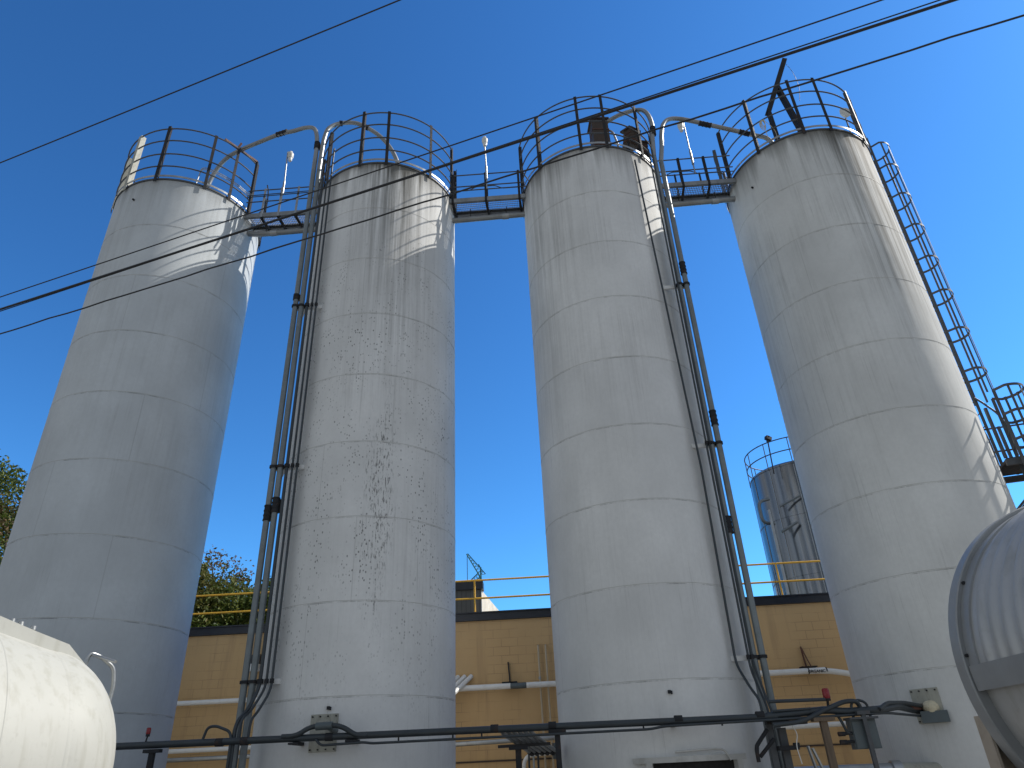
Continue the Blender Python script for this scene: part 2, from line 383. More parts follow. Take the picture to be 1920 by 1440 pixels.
# access plates, doorway and stains on the shells
def on_shell(i, ang, z, r=R): return V(SX[i]+r*math.cos(R_(ang)), YS+r*math.sin(R_(ang)), z)
def shell_plate(i, a0, a1, z0, z1, t, m, name, parent, r=R):
    b = MB(); P = [(r-.02,z0),(r+t,z0),(r+t,z1),(r-.02,z1),(r-.02,z0)]
    b.lathe(P, (SX[i],YS,0), 16, R_(a0), R_(a1))
    for (aa) in (a0, a1):
        vs = [on_shell(i,aa,z0,r-.02), on_shell(i,aa,z0,r+t), on_shell(i,aa,z1,r+t), on_shell(i,aa,z1,r-.02)]; b.add(vs, [(0,1,2,3)])
    return b.build(name, m, parent, smooth=False)
silos = [o for o in COL.objects if o.name.startswith('grain_silo')]
silos.sort(key=lambda o: o.location.x)
for (i, a0, a1, z0, z1) in ((1,-99,-85,1.98,2.53), (3,-143,-129.5,1.98,2.50)):
    pl = shell_plate(i, a0, a1, z0, z1, .035, M_PLATE, 'cover_plate', silos[i])
    for k in range(4):
        for zz in (z0+.035, z1-.035):
            b = MB(); p = on_shell(i, a0+1+(a1-a0-2)*k/3, zz, R+.03); q = on_shell(i, a0+1+(a1-a0-2)*k/3, zz, R+.06); b.cyl(p, q, .012, 8); b.build('bolt', M_DARK, pl)
b = MB(); b.lathe([(0,.16),(.06,.15),(.11,.10),(.12,.0)], on_shell(3,-134.5,2.2,R+.03), 18, axis=(V(-math.sin(R_(-134.5)),math.cos(R_(-134.5)),0), V(0,0,1), V(math.cos(R_(-134.5)),math.sin(R_(-134.5)),0)))
b.build('sealant_lump', M_FOAM, silos[3])
# doorway of the third silo
d = shell_plate(2, -103, -62, .02, 1.60, .012, M_DOOR, 'doorway', silos[2])  # flat near-black plate; the shade of the opening is in its colour
b = MB()
b.lathe([(R-.01,1.60),(R+.10,1.60),(R+.10,1.68),(R-.01,1.68),(R-.01,1.60)], (SX[2],YS,0), 24, R_(-112), R_(-56))
for (aa) in (-104.5, -60.5):
    p = on_shell(2, aa, 0, R+.05); b.box(p+V(0,0,.8), (.11,.10,1.6), R_(aa))
b.build('door_frame', M_ROOF, d)
for (i, z) in ((1, 2.62), (2, 2.60)):
    b = MB(); p = on_shell(i, -90.5, z, R-.02); b.box(p, (.045,.12,.05)); b.box(p+V(.035,-.005,-.01), (.02,.12,.05)); b.build('lug', M_DARK, silos[i], smooth=False)
for (i, a, z) in ((0,-104,H-.62),(3,-150,H-.9)):
    b = MB(); p = on_shell(i, a, z, R); b.cyl(p-V(0,0,.0), on_shell(i,a,z,R+.05), .025, 8); b.build('lug', M_DARK, silos[i])

# ------------------------------------------------------------------ catwalks
def catwalk(i, label):
    xa, xb = SX[i]+R+.03, SX[i+1]-R-.03
    t = thing('catwalk', ((xa+xb)/2, 13.95, H-.1), label, 'catwalk', 'catwalks between neighbouring silos')
    yn, yf = 13.70, 14.27
    za, zb = H-.235, H-.10
    ea = math.sqrt(R*R-(YS-yn)**2); 
    xa2, xb2 = SX[i]+ea, SX[i+1]-ea
    for y in (yn, yf):
        b = MB(); sg = 1 if y == yn else -1
        b.box(((xa2+xb2)/2, y, (za+zb)/2), (xb2-xa2, .012, zb-za)); b.box(((xa2+xb2)/2, y+sg*.035, zb-.006), (xb2-xa2, .07, .011)); b.box(((xa2+xb2)/2, y+sg*.035, za+.006), (xb2-xa2, .07, .011))
        b.build('beam', M_PIPE, t, smooth=False)
    b = MB(); nx = int((xb2-xa2)/.045)
    for k in range(nx+1): b.box((xa2+(xb2-xa2)*k/nx, (yn+yf)/2, zb-.028), (.006, yf-yn-.03, .032))
    for k in range(8): b.box(((xa2+xb2)/2, yn+.03+(yf-yn-.06)*k/7, zb-.014), (xb2-xa2, .008, .012))
    b.build('grating', M_GALV, t, smooth=False)
    xs = {0: [.40,.86,1.33], 1: [.06,.955,1.85], 2: [.0,.62,1.3]}[i]
    for s in xs:
        b = MB(); x = xa2+.03+s if i else SX[0]+R+.42+s-.40
        b.bar((x,yn-.012,za-.02), (x,yn-.012,H+.78), .06, .012, (0,1,0)); b.bar((x-.027,yn+.02,zb), (x-.027,yn+.02,H+.78), .011, .06, (0,1,0))
        b.build('post', M_GALV if i == 0 else M_DARK, t, smooth=False)
        b = MB(); b.bar((x,yn,za-.03), (x+.04,yf,za-.03), .06, .05); b.build('cross_bearer', M_DARK, t, smooth=False)
        if i:
            b = MB(); b.bar((x,yf+.012,za), (x,yf+.012,H+.78), .05, .012, (0,1,0)); b.build('post', M_DARK, t, smooth=False)
    for y in ((yn, yf) if i else (yn,)):
        for z in (.74, .32):
            b = MB(); e = math.sqrt(R*R-(YS-y)**2); b.cyl((SX[i]+e, y, H+z), (SX[i+1]-e, y, H+z), .017, 8); b.build('rail', M_RAIL, t)
    b = MB(); xm = xa2+.03+xs[1] if i else xs[1]+SX[0]+R+.02
    z0 = H+.12; zc = H+.24
    for (dz) in ((0, .055) if i == 0 else (0,)):
        b.tube(fillet([(xa2,yn-.04,z0+dz),(xm-.45,yn-.04,z0+dz),(xm-.25,yn-.04,zc+dz),(xm+.25,yn-.04,zc+dz),(xm+.45,yn-.04,z0+dz),(xb2,yn-.04,z0+dz)] if i else [(xa2,yn-.04,H+.47+dz),(xb2,yn-.04,H+.5+dz)], .06), .013, 8)
    b.build('conduit', M_COND, t)
    return t
catwalk(0, 'open grating catwalk bridging the clean leftmost silo and the flecked silo')
catwalk(1, 'open grating catwalk between the flecked silo and the silo with brown roof box')
catwalk(2, 'open grating catwalk joining the streaked rightmost silo to its left neighbour')
for i, lb in enumerate(('fat grey pipe with rounded elbow slung under the leftmost catwalk', 'fat grey pipe slung under the middle catwalk', 'fat grey pipe slung under the catwalk beside the rightmost silo')):
    t = thing('equalizer_pipe', ((SX[i]+SX[i+1])/2, 14.0, H-.58), lb, 'pipe', 'fat pipes under the catwalks')
    e = math.sqrt(R*R-.18**2)
    b = MB()
    if i == 0: b.tube(fillet([(SX[0]+e-.1,14.0,H-.50),(SX[0]+e+.25,14.0,H-.58),(SX[1]-e+.05,14.0,H-.55)], .2), .075, 14)
    else: b.cyl((SX[i]+e-.05,14.0,H-.60), (SX[i+1]-e+.05,14.0,H-.55), .075, 14)
    b.build('pipe_run', M_PIPE, t)
    b = MB(); xm = (SX[i]+SX[i+1])/2+(-.25 if i == 0 else .45); b.cyl((xm-.09,14.0,H-.575),(xm+.09,14.0,H-.57), .086, 14); b.build('coupling', M_GALV, t)
    b = MB()
    for x in (SX[i]+2.3, SX[i+1]-2.3): b.tube([(x,14.0,H-.5),(x,14.0,H-.23)], .012, 6)
    b.build('hanger', M_DARK, t)

# floodlights on poles
def floodlight(x, label, lean, side):
    t = thing('floodlight', (x, 13.66, H), label, 'floodlight', 'floodlights on the catwalk rails')
    b = MB(); b.tube([(x,13.64,H+.12),(x,13.64,H+.95),(x+lean,13.64,H+2.05)], .018, 10); b.cyl((x,13.64,H+.45),(x,13.64,H+.95), .032, 10); b.build('pole', M_GALV, t)
    p = V(x+lean, 13.64, H+2.05)
    b = MB(); ax = (V(1,0,0), V(0,1,0), V(0,0,1))
    b.lathe([(.0,.07),(.04,.07),(.05,.03),(.06,.0),(.085,-.03),(.08,-.13),(.065,-.18),(0,-.18)], p+V(side*.10,0,-.02), 18, axis=ax); b.box(p+V(side*.04,0,.02), (.09,.05,.05))
    h = b.build('lamp_head', M_LAMP, t)
    b = MB(); b.lathe([(.055,-.18),(.058,-.24),(.045,-.29),(0,-.30)], p+V(side*.10,0,-.02), 18, axis=ax); b.build('lens', M_GLASS, h)
floodlight(-6.50, 'white floodlight on a thin pole between the leftmost silo and fill pipes', -.04, 1)
floodlight(-.90, 'white floodlight on a thin pole at the middle of the central catwalk', -.03, .15)
floodlight(4.66, 'white floodlight on a thin leaning pole just left of rightmost silo', .0, -1)

# ------------------------------------------------------------------ fill pipes and conduits
def coupling(t, p, d, r, L, m=M_DARK):
    p = Vector(p); d = Vector(d).normalized(); b = MB(); b.cyl(p-d*L/2, p+d*L/2, r*1.16, 14)
    for s in (-1,-.33,.33,1): b.cyl(p+d*(s*L/2-.012), p+d*(s*L/2+.012), r*1.3, 14)
    e = d.orthogonal().normalized(); b.bar(p+e*r*1.35-d*L/2, p+e*r*1.35+d*L/2, .025, .025); b.build('coupling', m, t)
PR = .058
def fill_pipe(low, path, label, cps, base):
    t = thing('fill_pipe', base, label, 'pipe', 'fill pipes climbing the silos')
    b = MB(); b.tube([Vector(p) for p in low], PR, 14); b.build('riser', M_PIPEG, t)
    b = MB(); b.tube(spline(path, 10), PR, 14); b.build('gooseneck', M_PIPE, t)
    for (p, d, L) in cps: coupling(t, p, d, PR, L)
    return t
fill_pipe([(-5.25,12.53,0),(-5.25,12.53,15.2)], [(-5.25,12.53,15.2),(-5.25,12.53,16.0),(-5.31,12.56,16.55),(-5.45,12.63,16.9),(-5.74,12.75,17.09),(-6.10,12.85,17.12),(-6.50,12.95,17.20-.03),(-7.1,13.12,17.13),(-7.76,13.3,17.14-.1),(-8.15,13.38,16.85),(-8.42,13.45,16.45),(-8.57,13.5,15.9),(-8.6,13.52,15.2)],
    'outer fill pipe left of the flecked silo, arching over to the leftmost silo', [((-5.25,12.53,6.1),(0,0,1),.28),((-6.45,12.94,17.18),(-1,.27,.02),.3),((-5.25,12.53,11.2),(0,0,1),.12),((-5.25,12.53,16.1),(0,0,1),.2)], (-5.25,12.53,0))
fill_pipe([(-5.11,12.53,0),(-5.11,12.53,15.2)], [(-5.11,12.53,15.2),(-5.10,12.53,15.9),(-5.08,12.54,16.4),(-5.0,12.58,16.8),(-4.74,12.7,17.10),(-4.35,12.84,17.22),(-3.93,13.0,17.05),(-3.6,13.13,16.75),(-3.35,13.23,16.3),(-3.24,13.3,15.85),(-3.22,13.32,15.2)],
    'inner fill pipe hugging the left side of the flecked silo, arching onto its roof', [((-5.11,12.53,6.25),(0,0,1),.28),((-4.74,12.7,17.10),(1,.3,.1),.06),((-4.1,12.94,17.15),(1,.35,-.35),.08)], (-5.11,12.53,0))
fill_pipe([(3.42,12.71,0),(3.42,12.71,15.0)], [(3.42,12.71,15.0),(3.48,12.71,15.7),(3.53,12.72,16.1),(3.50,12.76,16.55),(3.40,12.83,16.85),(3.22,12.92,16.99),(2.98,13.03,17.05),(2.75,13.12,17.05),(2.45,13.22,16.95)],
    'inner fill pipe up the right of the third silo ending at the brown box', [((3.44,12.71,5.4),(0,0,1),.3),((3.52,12.71,15.9),(.05,0,1),.25)], (3.42,12.71,0))
fill_pipe([(3.57,12.71,0),(3.57,12.71,14.8)], [(3.57,12.71,14.8),(3.66,12.71,15.3),(3.72,12.72,15.75),(3.82,12.76,16.15),(4.02,12.82,16.42),(4.34,12.9,16.50),(4.85,13.0,16.42),(5.5,13.08,16.22),(6.2,13.15,15.98),(6.6,13.18,15.78),(6.72,13.2,15.2)],
    'outer fill pipe beside the third silo, sloping across to the rightmost silo roof', [((3.57,12.71,7.6),(0,0,1),.3),((3.57,12.71,11.4),(0,0,1),.3),((5.0,13.02,16.36),(1,.15,-.25),.3),((6.0,13.13,16.05),(1,.12,-.35),.25)], (3.57,12.71,0))

def conduit(pts, r, label, group, m=M_COND, clips=()):
    t = thing('conduit', pts[0], label, 'conduit', group)
    b = MB(); b.tube(fillet(pts, .16), r, 10); b.build('tube', m, t)
    for z in clips:
        b = MB(); b.cyl(V(pts[1][0],pts[1][1],z-.035), V(pts[1][0],pts[1][1],z+.035), r*1.7, 10); b.build('clip', M_DARK, t)
    return t
BZ = (3.10, 7.05, 10.95)
conduit([(-4.97,12.50,14.9),(-4.97,12.50,3.0),(-5.04,12.30,2.64),(-5.1,12.04,2.45),(-5.1,12.04,.3)], .032, 'thicker dark conduit next to the inner left fill pipe on the flecked silo', 'conduits on the flecked silo', clips=BZ)
conduit([(-4.86,12.50,15.6),(-4.86,12.50,3.0),(-4.98,12.28,2.62),(-5.02,12.04,2.50),(-5.02,12.02,2.2)], .022, 'middle thin dark conduit up the left of the flecked silo', 'conduits on the flecked silo', clips=BZ)
conduit([(-4.765,12.50,15.9),(-4.765,12.50,2.95),(-4.86,12.27,2.6),(-4.86,12.04,2.48),(-4.86,12.02,2.2)], .022, 'innermost thin dark conduit, farthest right on the flecked silo', 'conduits on the flecked silo', clips=BZ)
conduit([(2.90,12.60,14.8),(3.13,12.66,6.5),(3.10,12.68,3.0),(3.16,12.3,2.6),(3.20,12.04,2.4),(3.20,12.02,2.2)], .022, 'lone thin dark conduit slanting down the right front of the third silo', 'conduits on the third silo')
conduit([(3.30,12.66,15.2),(3.32,12.66,2.9),(3.40,12.4,2.3),(3.40,12.3,.2)], .020, 'left of two thin conduits beside the right fill pipes', 'conduits on the third silo', clips=(3.10,7.05))
conduit([(3.375,12.66,15.2),(3.385,12.66,3.0),(3.36,12.2,2.4),(3.36,12.04,2.2)], .020, 'right of two thin conduits beside the right fill pipes', 'conduits on the third silo', clips=(3.10,7.05))

def bracket(p0, p1, pxs, label, y):
    t = thing('pipe_bracket', p0, label, 'bracket', 'white pipe brackets on the silos')
    b = MB(); b.bar(p0, p1, .05, .085); b.build('arm', M_WHITE, t, smooth=False)
    b = MB(); q0 = Vector(p0)*.35+Vector(p1)*.65+V(0,0,-.02); b.bar(q0, V(p1[0],p1[1]+.35,p1[2]-.10)*.6+q0*.4, .045, .05); b.build('brace', M_WHITE, t, smooth=False)
    for x in pxs:
        b = MB(); b.lathe([(PR+.004,-.025),(PR+.022,-.025),(PR+.022,.025),(PR+.004,.025),(PR+.004,-.025)], (x,y,p1[2]+.0), 16); b.box((x,y+PR+.03,p1[2]), (.05,.05,.06)); b.build('pipe_clamp', M_DARK, t)
for z, nm in zip(BZ, ('lowest', 'middle height', 'uppermost')):
    bracket((-4.66,12.62,z), (-5.27,12.62,z+.0), (-5.25,-5.11), f'{nm} white bracket holding the pipes on the left of the flecked silo', 12.53)
    bracket((3.05,12.78,z), (3.60,12.80,z), (3.42,3.57), f'{nm} white bracket holding the pipes on the right of the third silo', 12.71)

# ------------------------------------------------------------------ things on the silo roofs
def hopper_box(c, d, rz, tilt, label, pipes=True):
    t = thing('dust_collector', (c[0],c[1],H+.2), label, 'dust collector', 'brown boxes on the third silo')
    b = MB(); b.box(c, d, rz, tilt); b.build('housing', M_BROWN, t, smooth=False)
    b = MB(); b.box(V(*c)+V(0,0,d[2]/2+.02), (d[0]+.08,d[1]+.08,.05), rz, tilt); b.build('lid', M_BROWN, t, smooth=False)
    b = MB()
    for f in (-.25,.2): b.box(V(*c)+V(0,0,d[2]*f), (d[0]+.025,d[1]+.025,.035), rz, tilt)
    b.build('stiffener', M_RUST, t, smooth=False)
    b = MB()
    for sx in (-1,1):
        for sy in (-1,1): b.bar(V(c[0]+sx*d[0]*.45,c[1]+sy*d[1]*.45,H+.1), V(c[0]+sx*d[0]*.42,c[1]+sy*d[1]*.42,c[2]-d[2]/2+.02), .04, .04)
    b.build('legs', M_DARK, t, smooth=False)
    return t
t = hopper_box((2.24,13.35,16.35), (.44,.44,1.30), .1, 0, 'tall brown sheet metal box standing on the third silo roof')
b = MB(); b.tube(fillet([(2.47,13.3,16.75),(2.60,13.25,16.6),(2.68,13.25,16.1),(2.66,13.3,15.4)], .1), .028, 10); b.build('purge_hose', M_GALV, t)
hopper_box((3.02,13.05,16.05), (.32,.30,.50), .6, .35, 'small tilted dark brown box at the right edge of the third silo roof')
b = MB(); p = (3.22,13.2,15.75); tt = hopper_box((3.30,13.25,15.80), (.22,.22,.40), .2, .1, 'small dark box against the fill pipe on the third silo roof')

t = thing('davit_frame', (7.0,12.9,H), 'angled dark steel arm rising above the rightmost silo railing', 'davit')
b = MB(); b.bar((6.60,12.75,H-.05),(6.67,12.88,16.55), .17, .06, (1,0,0)); b.build('leg', M_DARK, t, smooth=False)
b = MB(); b.bar((7.30,12.72,H-.05),(7.12,12.92,17.45), .19, .07, (1,0,0)); b.build('leg', M_DARK, t, smooth=False)
b = MB(); b.bar((6.65,12.9,16.45),(7.54,12.9,18.5), .13, .17, (0,1,0)); b.build('arm', M_DARK, t, smooth=False)
b = MB(); b.tube(spline([(7.53,12.9,18.45),(7.66,12.9,18.0),(7.68,12.9,17.4),(7.6,12.95,16.9)], 6), .006, 6); b.build('cord', M_BLACK, t)
t = thing('rope_bundle', (6.75,12.9,16.0), 'coiled rope hanging inside the rightmost silo railing', 'rope')
b = MB()
for k in range(5):
    rr = .07+.012*k; b.tube([(6.28+rr*.6*math.cos(a), 12.55+.02*k, 15.72+rr*1.5*math.sin(a)) for a in [2*PI*j/14 for j in range(14)]], .007, 6, True)
b.tube([(6.28,12.55,15.6),(6.30,12.6,15.2)], .007, 6); b.tube(spline([(6.30,12.55,15.85),(6.52,12.6,15.5),(6.55,12.65,15.15)], 5), .006, 6)
b.build('coil', M_FOAM, t)
t = thing('spot_lamp', (8.85,13.3,H), 'round spot lamp inside the right end of the rightmost silo railing', 'lamp')
b = MB(); b.tube([(8.80,13.3,H+.05),(8.83,13.3,16.5)], .02, 8); b.build('stem', M_RAIL, t)
b = MB(); b.lathe([(0,-.10),(.08,-.09),(.14,-.02),(.15,.05),(0,.06)], (8.86,13.28,16.68), 20, axis=(V(1,0,0),V(0,0,1),V(-.3,-1,.1).normalized())); b.build('reflector', M_LAMP, t)
t = thing('goal_post_frame', (-7.4,13.6,H), 'rust red steel portal at the catwalk end of the leftmost silo', 'pipe support')
b = MB(); b.bar((-7.98,12.85,17.0),(-7.42,13.72,17.0), .05, .06); b.build('header', M_RUST, t, smooth=False)
b = MB(); b.bar((-7.42,13.72,H),(-7.42,13.72,17.0), .06, .06); b.build('leg', M_DARK, t, smooth=False)
b = MB(); b.bar((-7.78,13.2,17.0),(-7.72,13.24,17.25), .05, .05); b.build('saddle', M_RUST, t, smooth=False)
t = thing('conduit', (-8.1,12.9,H), 'pair of bent conduits along the leftmost silo rail', 'conduit')
for dz in (0,.06):
    b = MB(); q = [(-8.42,12.72,H),(-8.36,12.72,H+.62+dz)]+[(SX[0]+(R-.03)*math.cos(R_(a)), YS+(R-.03)*math.sin(R_(a)), H+.62+dz) for a in (-55,-45,-35,-25,-16)]+[(-7.35,13.66,H+.5+dz)]
    b.tube(fillet(q, .08, 4), .013, 8); b.build('tube', M_GALV, t)

# ------------------------------------------------------------------ caged ladder on the rightmost silo
PHI = R_(-8); EU = V(math.cos(PHI), math.sin(PHI), 0); EV = V(-math.sin(PHI), math.cos(PHI), 0); C3 = V(SX[3], YS, 0)
HOOPS = [15.75,14.95,13.93,12.9,11.9,10.9,9.85,8.8]
def cage(t, o, eu, ev, hoops, zlo, ztop, rh, m1, m2, zfoot):
    for s in (-1,1):
        b = MB(); b.bar(o+ev*s*.22+V(0,0,zfoot), o+ev*s*.22+V(0,0,ztop), .012, .06, eu); b.build('stringer', m1, t, smooth=False)
    n = int((ztop-zfoot)/.3)
    for k in range(1, n):
        b = MB(); z = zfoot+.3*k; b.cyl(o+ev*.22+V(0,0,z), o-ev*.22+V(0,0,z), .012, 8); b.build('rung', m1, t)
    for z in hoops:
        b = MB(); pr = []
        for k in range(25):
            a = -PI/2+PI*k/24; pr.append(o+eu*(.18+rh*math.cos(a))+ev*rh*math.sin(a))
        pr = [o-ev*.22]+pr+[o+ev*.22]
        vs = []; fs = []
        for p in pr:
            d = (p-o-eu*.18); d = d.normalized() if d.length > .05 else eu
            for (dr, dz) in ((0,-.028),(.008,-.028),(.008,.028),(0,.028)): vs.append(p+d*dr+V(0,0,z+dz))
        for k in range(len(pr)-1):
            for q in range(4): fs.append((k*4+q, k*4+(q+1)%4, k*4+4+(q+1)%4, k*4+4+q))
        b.add(vs, fs); b.build('cage_hoop', m2, t)
    for k, a in enumerate((-80,-40,0,40,80)):
        a = R_(a); p = o+eu*(.18+(rh-.012)*math.cos(a))+ev*(rh-.012)*math.sin(a)
        b = MB(); b.bar(p+V(0,0,zlo), p+V(0,0,hoops[0]+.03), .045, .008, eu*math.cos(a)+ev*math.sin(a)); b.build('cage_strap', m2, t, smooth=False)
t = thing('caged_ladder', C3+EU*(R+.18)+V(0,0,6.9), 'long caged ladder running up the right side of the rightmost silo', 'ladder', 'caged ladders on the rightmost silo')
o0 = C3+EU*(R+.17)
cage(t, o0, EU, EV, HOOPS, 8.2, H+1.0, .35, M_RAIL, M_RAIL, 6.6)
for k in (-1, 1):
    b = MB(); b.tube(spline([o0+EV*k*.22+V(0,0,8.15), o0+EV*k*.34+EU*.1+V(0,0,7.9), o0+EV*k*.42+EU*.25+V(0,0,7.5), o0+EV*k*.42+EU*.25+V(0,0,6.7)], 5), .022, 8); b.build('step_through_rail', M_RAIL, t)
for z in (7.4,9.6,11.8,14.0):
    b = MB()
    for s in (-1,1): b.bar(C3+EU*(R-.02)+EV*s*.22+V(0,0,z), o0+EV*s*.22+V(0,0,z), .04, .012)
    b.build('standoff', M_DARK, t, smooth=False)
t = thing('landing_platform', C3+EU*(R+.6)+V(0,0,6.6), 'small steel landing with diagonal braces beside the rightmost silo', 'platform')
E2 = R_(-14); U2 = V(math.cos(E2), math.sin(E2), 0); W2 = V(-math.sin(E2), math.cos(E2), 0); zl = 6.55
b = MB(); cc = C3+U2*(R+.62)+V(0,0,zl)
b.box(cc, (1.0,1.0,.05), E2); b.build('deck', M_DARK, t, smooth=False)
b = MB()
for s in (-1,1): b.bar(C3+U2*(R+.05)+W2*s*.58+V(0,0,zl-.09), C3+U2*(R+1.17)+W2*s*.58+V(0,0,zl-.09), .06, .13)
b.bar(C3+U2*(R+1.15)+W2*.58+V(0,0,zl-.09), C3+U2*(R+1.15)-W2*.58+V(0,0,zl-.09), .06, .13); b.build('frame', M_RAIL, t, smooth=False)
for s in (-1,1):
    b = MB(); b.bar(C3+U2*(R+.03)+W2*s*.5+V(0,0,zl-1.0), C3+U2*(R+1.0)+W2*s*.5+V(0,0,zl-.15), .045, .045); b.build('brace', M_RAIL, t, smooth=False)
for (du, dv) in ((.08,.58),(1.13,.58),(.08,-.58),(.62,.58)):
    b = MB(); p = C3+U2*(R+du)+W2*dv; b.bar(p+V(0,0,zl), p+V(0,0,zl+1.1), .05, .05); b.build('post', M_RAIL, t, smooth=False)
for z in (.55,1.08):
    b = MB(); b.tube([C3+U2*(R+.08)+W2*.58+V(0,0,zl+z), C3+U2*(R+1.13)+W2*.58+V(0,0,zl+z)], .02, 8); b.build('rail', M_RAIL, t)
    b = MB(); b.tube([C3+U2*(R+1.13)+W2*.58+V(0,0,zl+z), C3+U2*(R+1.13)-W2*.0+V(0,0,zl+z)], .02, 8); b.build('rail', M_RAIL, t)
P3 = R_(-26); U3 = V(math.cos(P3), math.sin(P3), 0); W3 = V(-math.sin(P3), math.cos(P3), 0)
t = thing('caged_ladder', C3+U3*(R+.45), 'lower caged ladder cut by the right photo edge, rising to the small landing', 'ladder', 'caged ladders on the rightmost silo')
cage(t, C3+U3*(R+.40)+W3*-.05, U3, W3, [7.95,7.4,6.85,6.3,5.7,5.0,4.2], 3.0, 7.95, .36, M_RAIL, M_RAIL, .2)
b = MB(); b.bar(C3+U3*(R-.01)+V(0,0,4.6), C3+U3*(R+.40)+V(0,0,4.6), .06, .06); b.bar(C3+U3*(R-.01)+V(0,0,2.6), C3+U3*(R+.40)+V(0,0,2.6), .06, .06); b.build('standoff', M_DARK, t, smooth=False)

# ------------------------------------------------------------------ overhead cables
def cable(p, q, r, label, sag=.05, wob=0):
    p, q = Vector(p), Vector(q); d = q-p; a = p-d*.7; e = q+d*.7; pts = []
    N = 90 if wob else 40
    for k in range(N+1):
        s = k/N; x = a.lerp(e, s); x.z -= sag*4*s*(1-s) - sag*.85
        if wob: x.z += wob*math.sin(k*1.9)*math.sin(k*.37)
        pts.append(x)
    b = MB(); b.tube(pts, r, 8); o = b.build('power_cable', M_BLACK); tag(o, label, 'cable', 'cables crossing the sky'); return o
cable((-8.44,7.63,10.6),(-1.44,5.48,10.6), .010, 'thin cable alone across the upper left corner of the sky')
cable((-9.69,9.81,9.6),(4.55,5.36,9.6), .010, 'thinnest cable, highest over the two right silos')
cable((-9.95,10.17,9.6),(5.44,5.44,9.6), .020, 'thickest black cable passing in front of all four silos')
cable((-9.90,10.20,9.6),(5.28,5.50,9.69), .009, 'thin cable running close above the thickest one')
cable((-9.20,9.58,8.6),(5.64,5.00,8.6), .012, 'lowest twisted cable of the bundle crossing the silos', wob=.012)

# ------------------------------------------------------------------ block building behind
def block_mat():
    m, t, b = nodes('tan_painted_block'); tc = nd(t, 'TexCoord')
    v = vec(t, tc.outputs['Object'], (1,1,1)); sx = nd(t, 'SeparateXYZ'); t.links.new(v, sx.inputs[0])
    cb = nd(t, 'CombineXYZ'); t.links.new(sx.outputs[0], cb.inputs[0]); t.links.new(sx.outputs[2], cb.inputs[1])
    br = nd(t, 'TexBrick', i_Scale=1.0, i_Mortar_Size=.006, i_Mortar_Smooth=.4); br.inputs['Brick Width'].default_value = .4; br.inputs['Row Height'].default_value = .203
    t.links.new(cb.outputs[0], br.inputs['Vector'])
    n1 = noise(t, v, .5, 5); n2 = noise(t, vec(t, v, (2.5,1,.2)), 1.6, 5); n3 = noise(t, v, 1.1, 4)
    c = mixc(t, ramp(t, n1, .3, .7), (.50,.33,.155), (.58,.39,.19))
    mort = math_(t, 'MULTIPLY', br.outputs['Fac'], ramp(t, n3, .42, .62))
    c = mixc(t, math_(t, 'MULTIPLY', mort, .6), c, (.17,.105,.05)); c = mixc(t, math_(t, 'MULTIPLY', ramp(t, n2, .55, .75), .35), c, (.2,.13,.07))
    t.links.new(c, b.inputs['Base Color']); b.inputs['Roughness'].default_value = .75
    hh = math_(t, 'SUBTRACT', math_(t, 'MULTIPLY', noise(t, v, 22, 3), .3), br.outputs['Fac'])
    bp = nd(t, 'Bump', i_Strength=.35, i_Distance=.012); t.links.new(hh, bp.inputs['Height']); t.links.new(bp.outputs[0], b.inputs['Normal'])
    return m
WY = 18.0
t = thing('block_building', (-1,WY,0), 'tan painted block building with dark flat roof edge behind the silos', 'building')
b = MB(); b.box((-1,WY+9,2.45), (60,18,4.9)); b.build('wall', block_mat(), t, smooth=False)
b = MB(); b.box((-1,WY+9,4.995), (60.12,18.12,.18)); b.box((-1,WY+9,5.095), (60.2,18.2,.03)); b.build('parapet_cap', M_CAP, t, smooth=False)
b = MB(); b.box((-1,WY-.01,1.80), (60,.03,.035)); b.build('ledge', M_BROWN, t, smooth=False)
def roof_rail(x0, x1, posts, label):
    t = thing('roof_guardrail', ((x0+x1)/2,18.2,5.1), label, 'guardrail', 'yellow guard rails on the block building')
    for z in (5.96, 5.50):
        b = MB(); b.cyl((x0,18.2,z),(x1,18.2,z), .024, 10); b.build('rail', M_YEL, t)
    for x in posts:
        b = MB(); b.cyl((x,18.2,5.11),(x,18.2,5.98), .024, 10); b.box((x,18.2,5.125), (.12,.12,.02)); b.build('post', M_YEL, t)
roof_rail(-12.6, -4.2, (-12.4,-10.2,-6.6,-4.4), 'yellow roof rail in front of the trees on the left')
roof_rail(-4.0, 1.6, (-3.9,-1.86,1.4), 'yellow roof rail between the two middle silos')
roof_rail(3.0, 9.0, (3.2,5.92,8.4), 'yellow roof rail in front of the stainless tank')

def wall_pipe(pts, r, label, m, ring=(), group='pipes along the tan wall', fl=.25):
    t = thing('wall_pipe', pts[0], label, 'pipe', group)
    b = MB(); b.tube(fillet(pts, fl), r, 12); b.build('pipe_run', m, t)
    for x in ring:
        b = MB(); b.cyl((x-.03,pts[0][1],pts[0][2]),(x+.03,pts[0][1],pts[0][2]), r*1.25, 12); b.build('coupling', M_DARK, t)
    return t
wall_pipe([(-11,17.75,3.33),(-4.6,17.75,3.33)], .055, 'white pipe on the tan wall left of the flecked silo', M_WHITE)
wp = wall_pipe([(-2.9,17.75,3.34),(.16,17.75,3.34),(.5,17.9,3.34)], .065, 'long white pipe on the tan wall between the middle silos', M_WHITE)
b = MB(); b.cyl((-1.0,17.75,3.34),(-.62,17.75,3.34), .067, 12); b.build('band_label', M_BOX, wp)
wp = wall_pipe([(3.6,17.75,3.33),(6.55,17.75,3.33),(7.6,17.75,3.02)], .065, 'white pipe with a black lettered label bending down by the rightmost silo', M_WHITE, fl=.6)
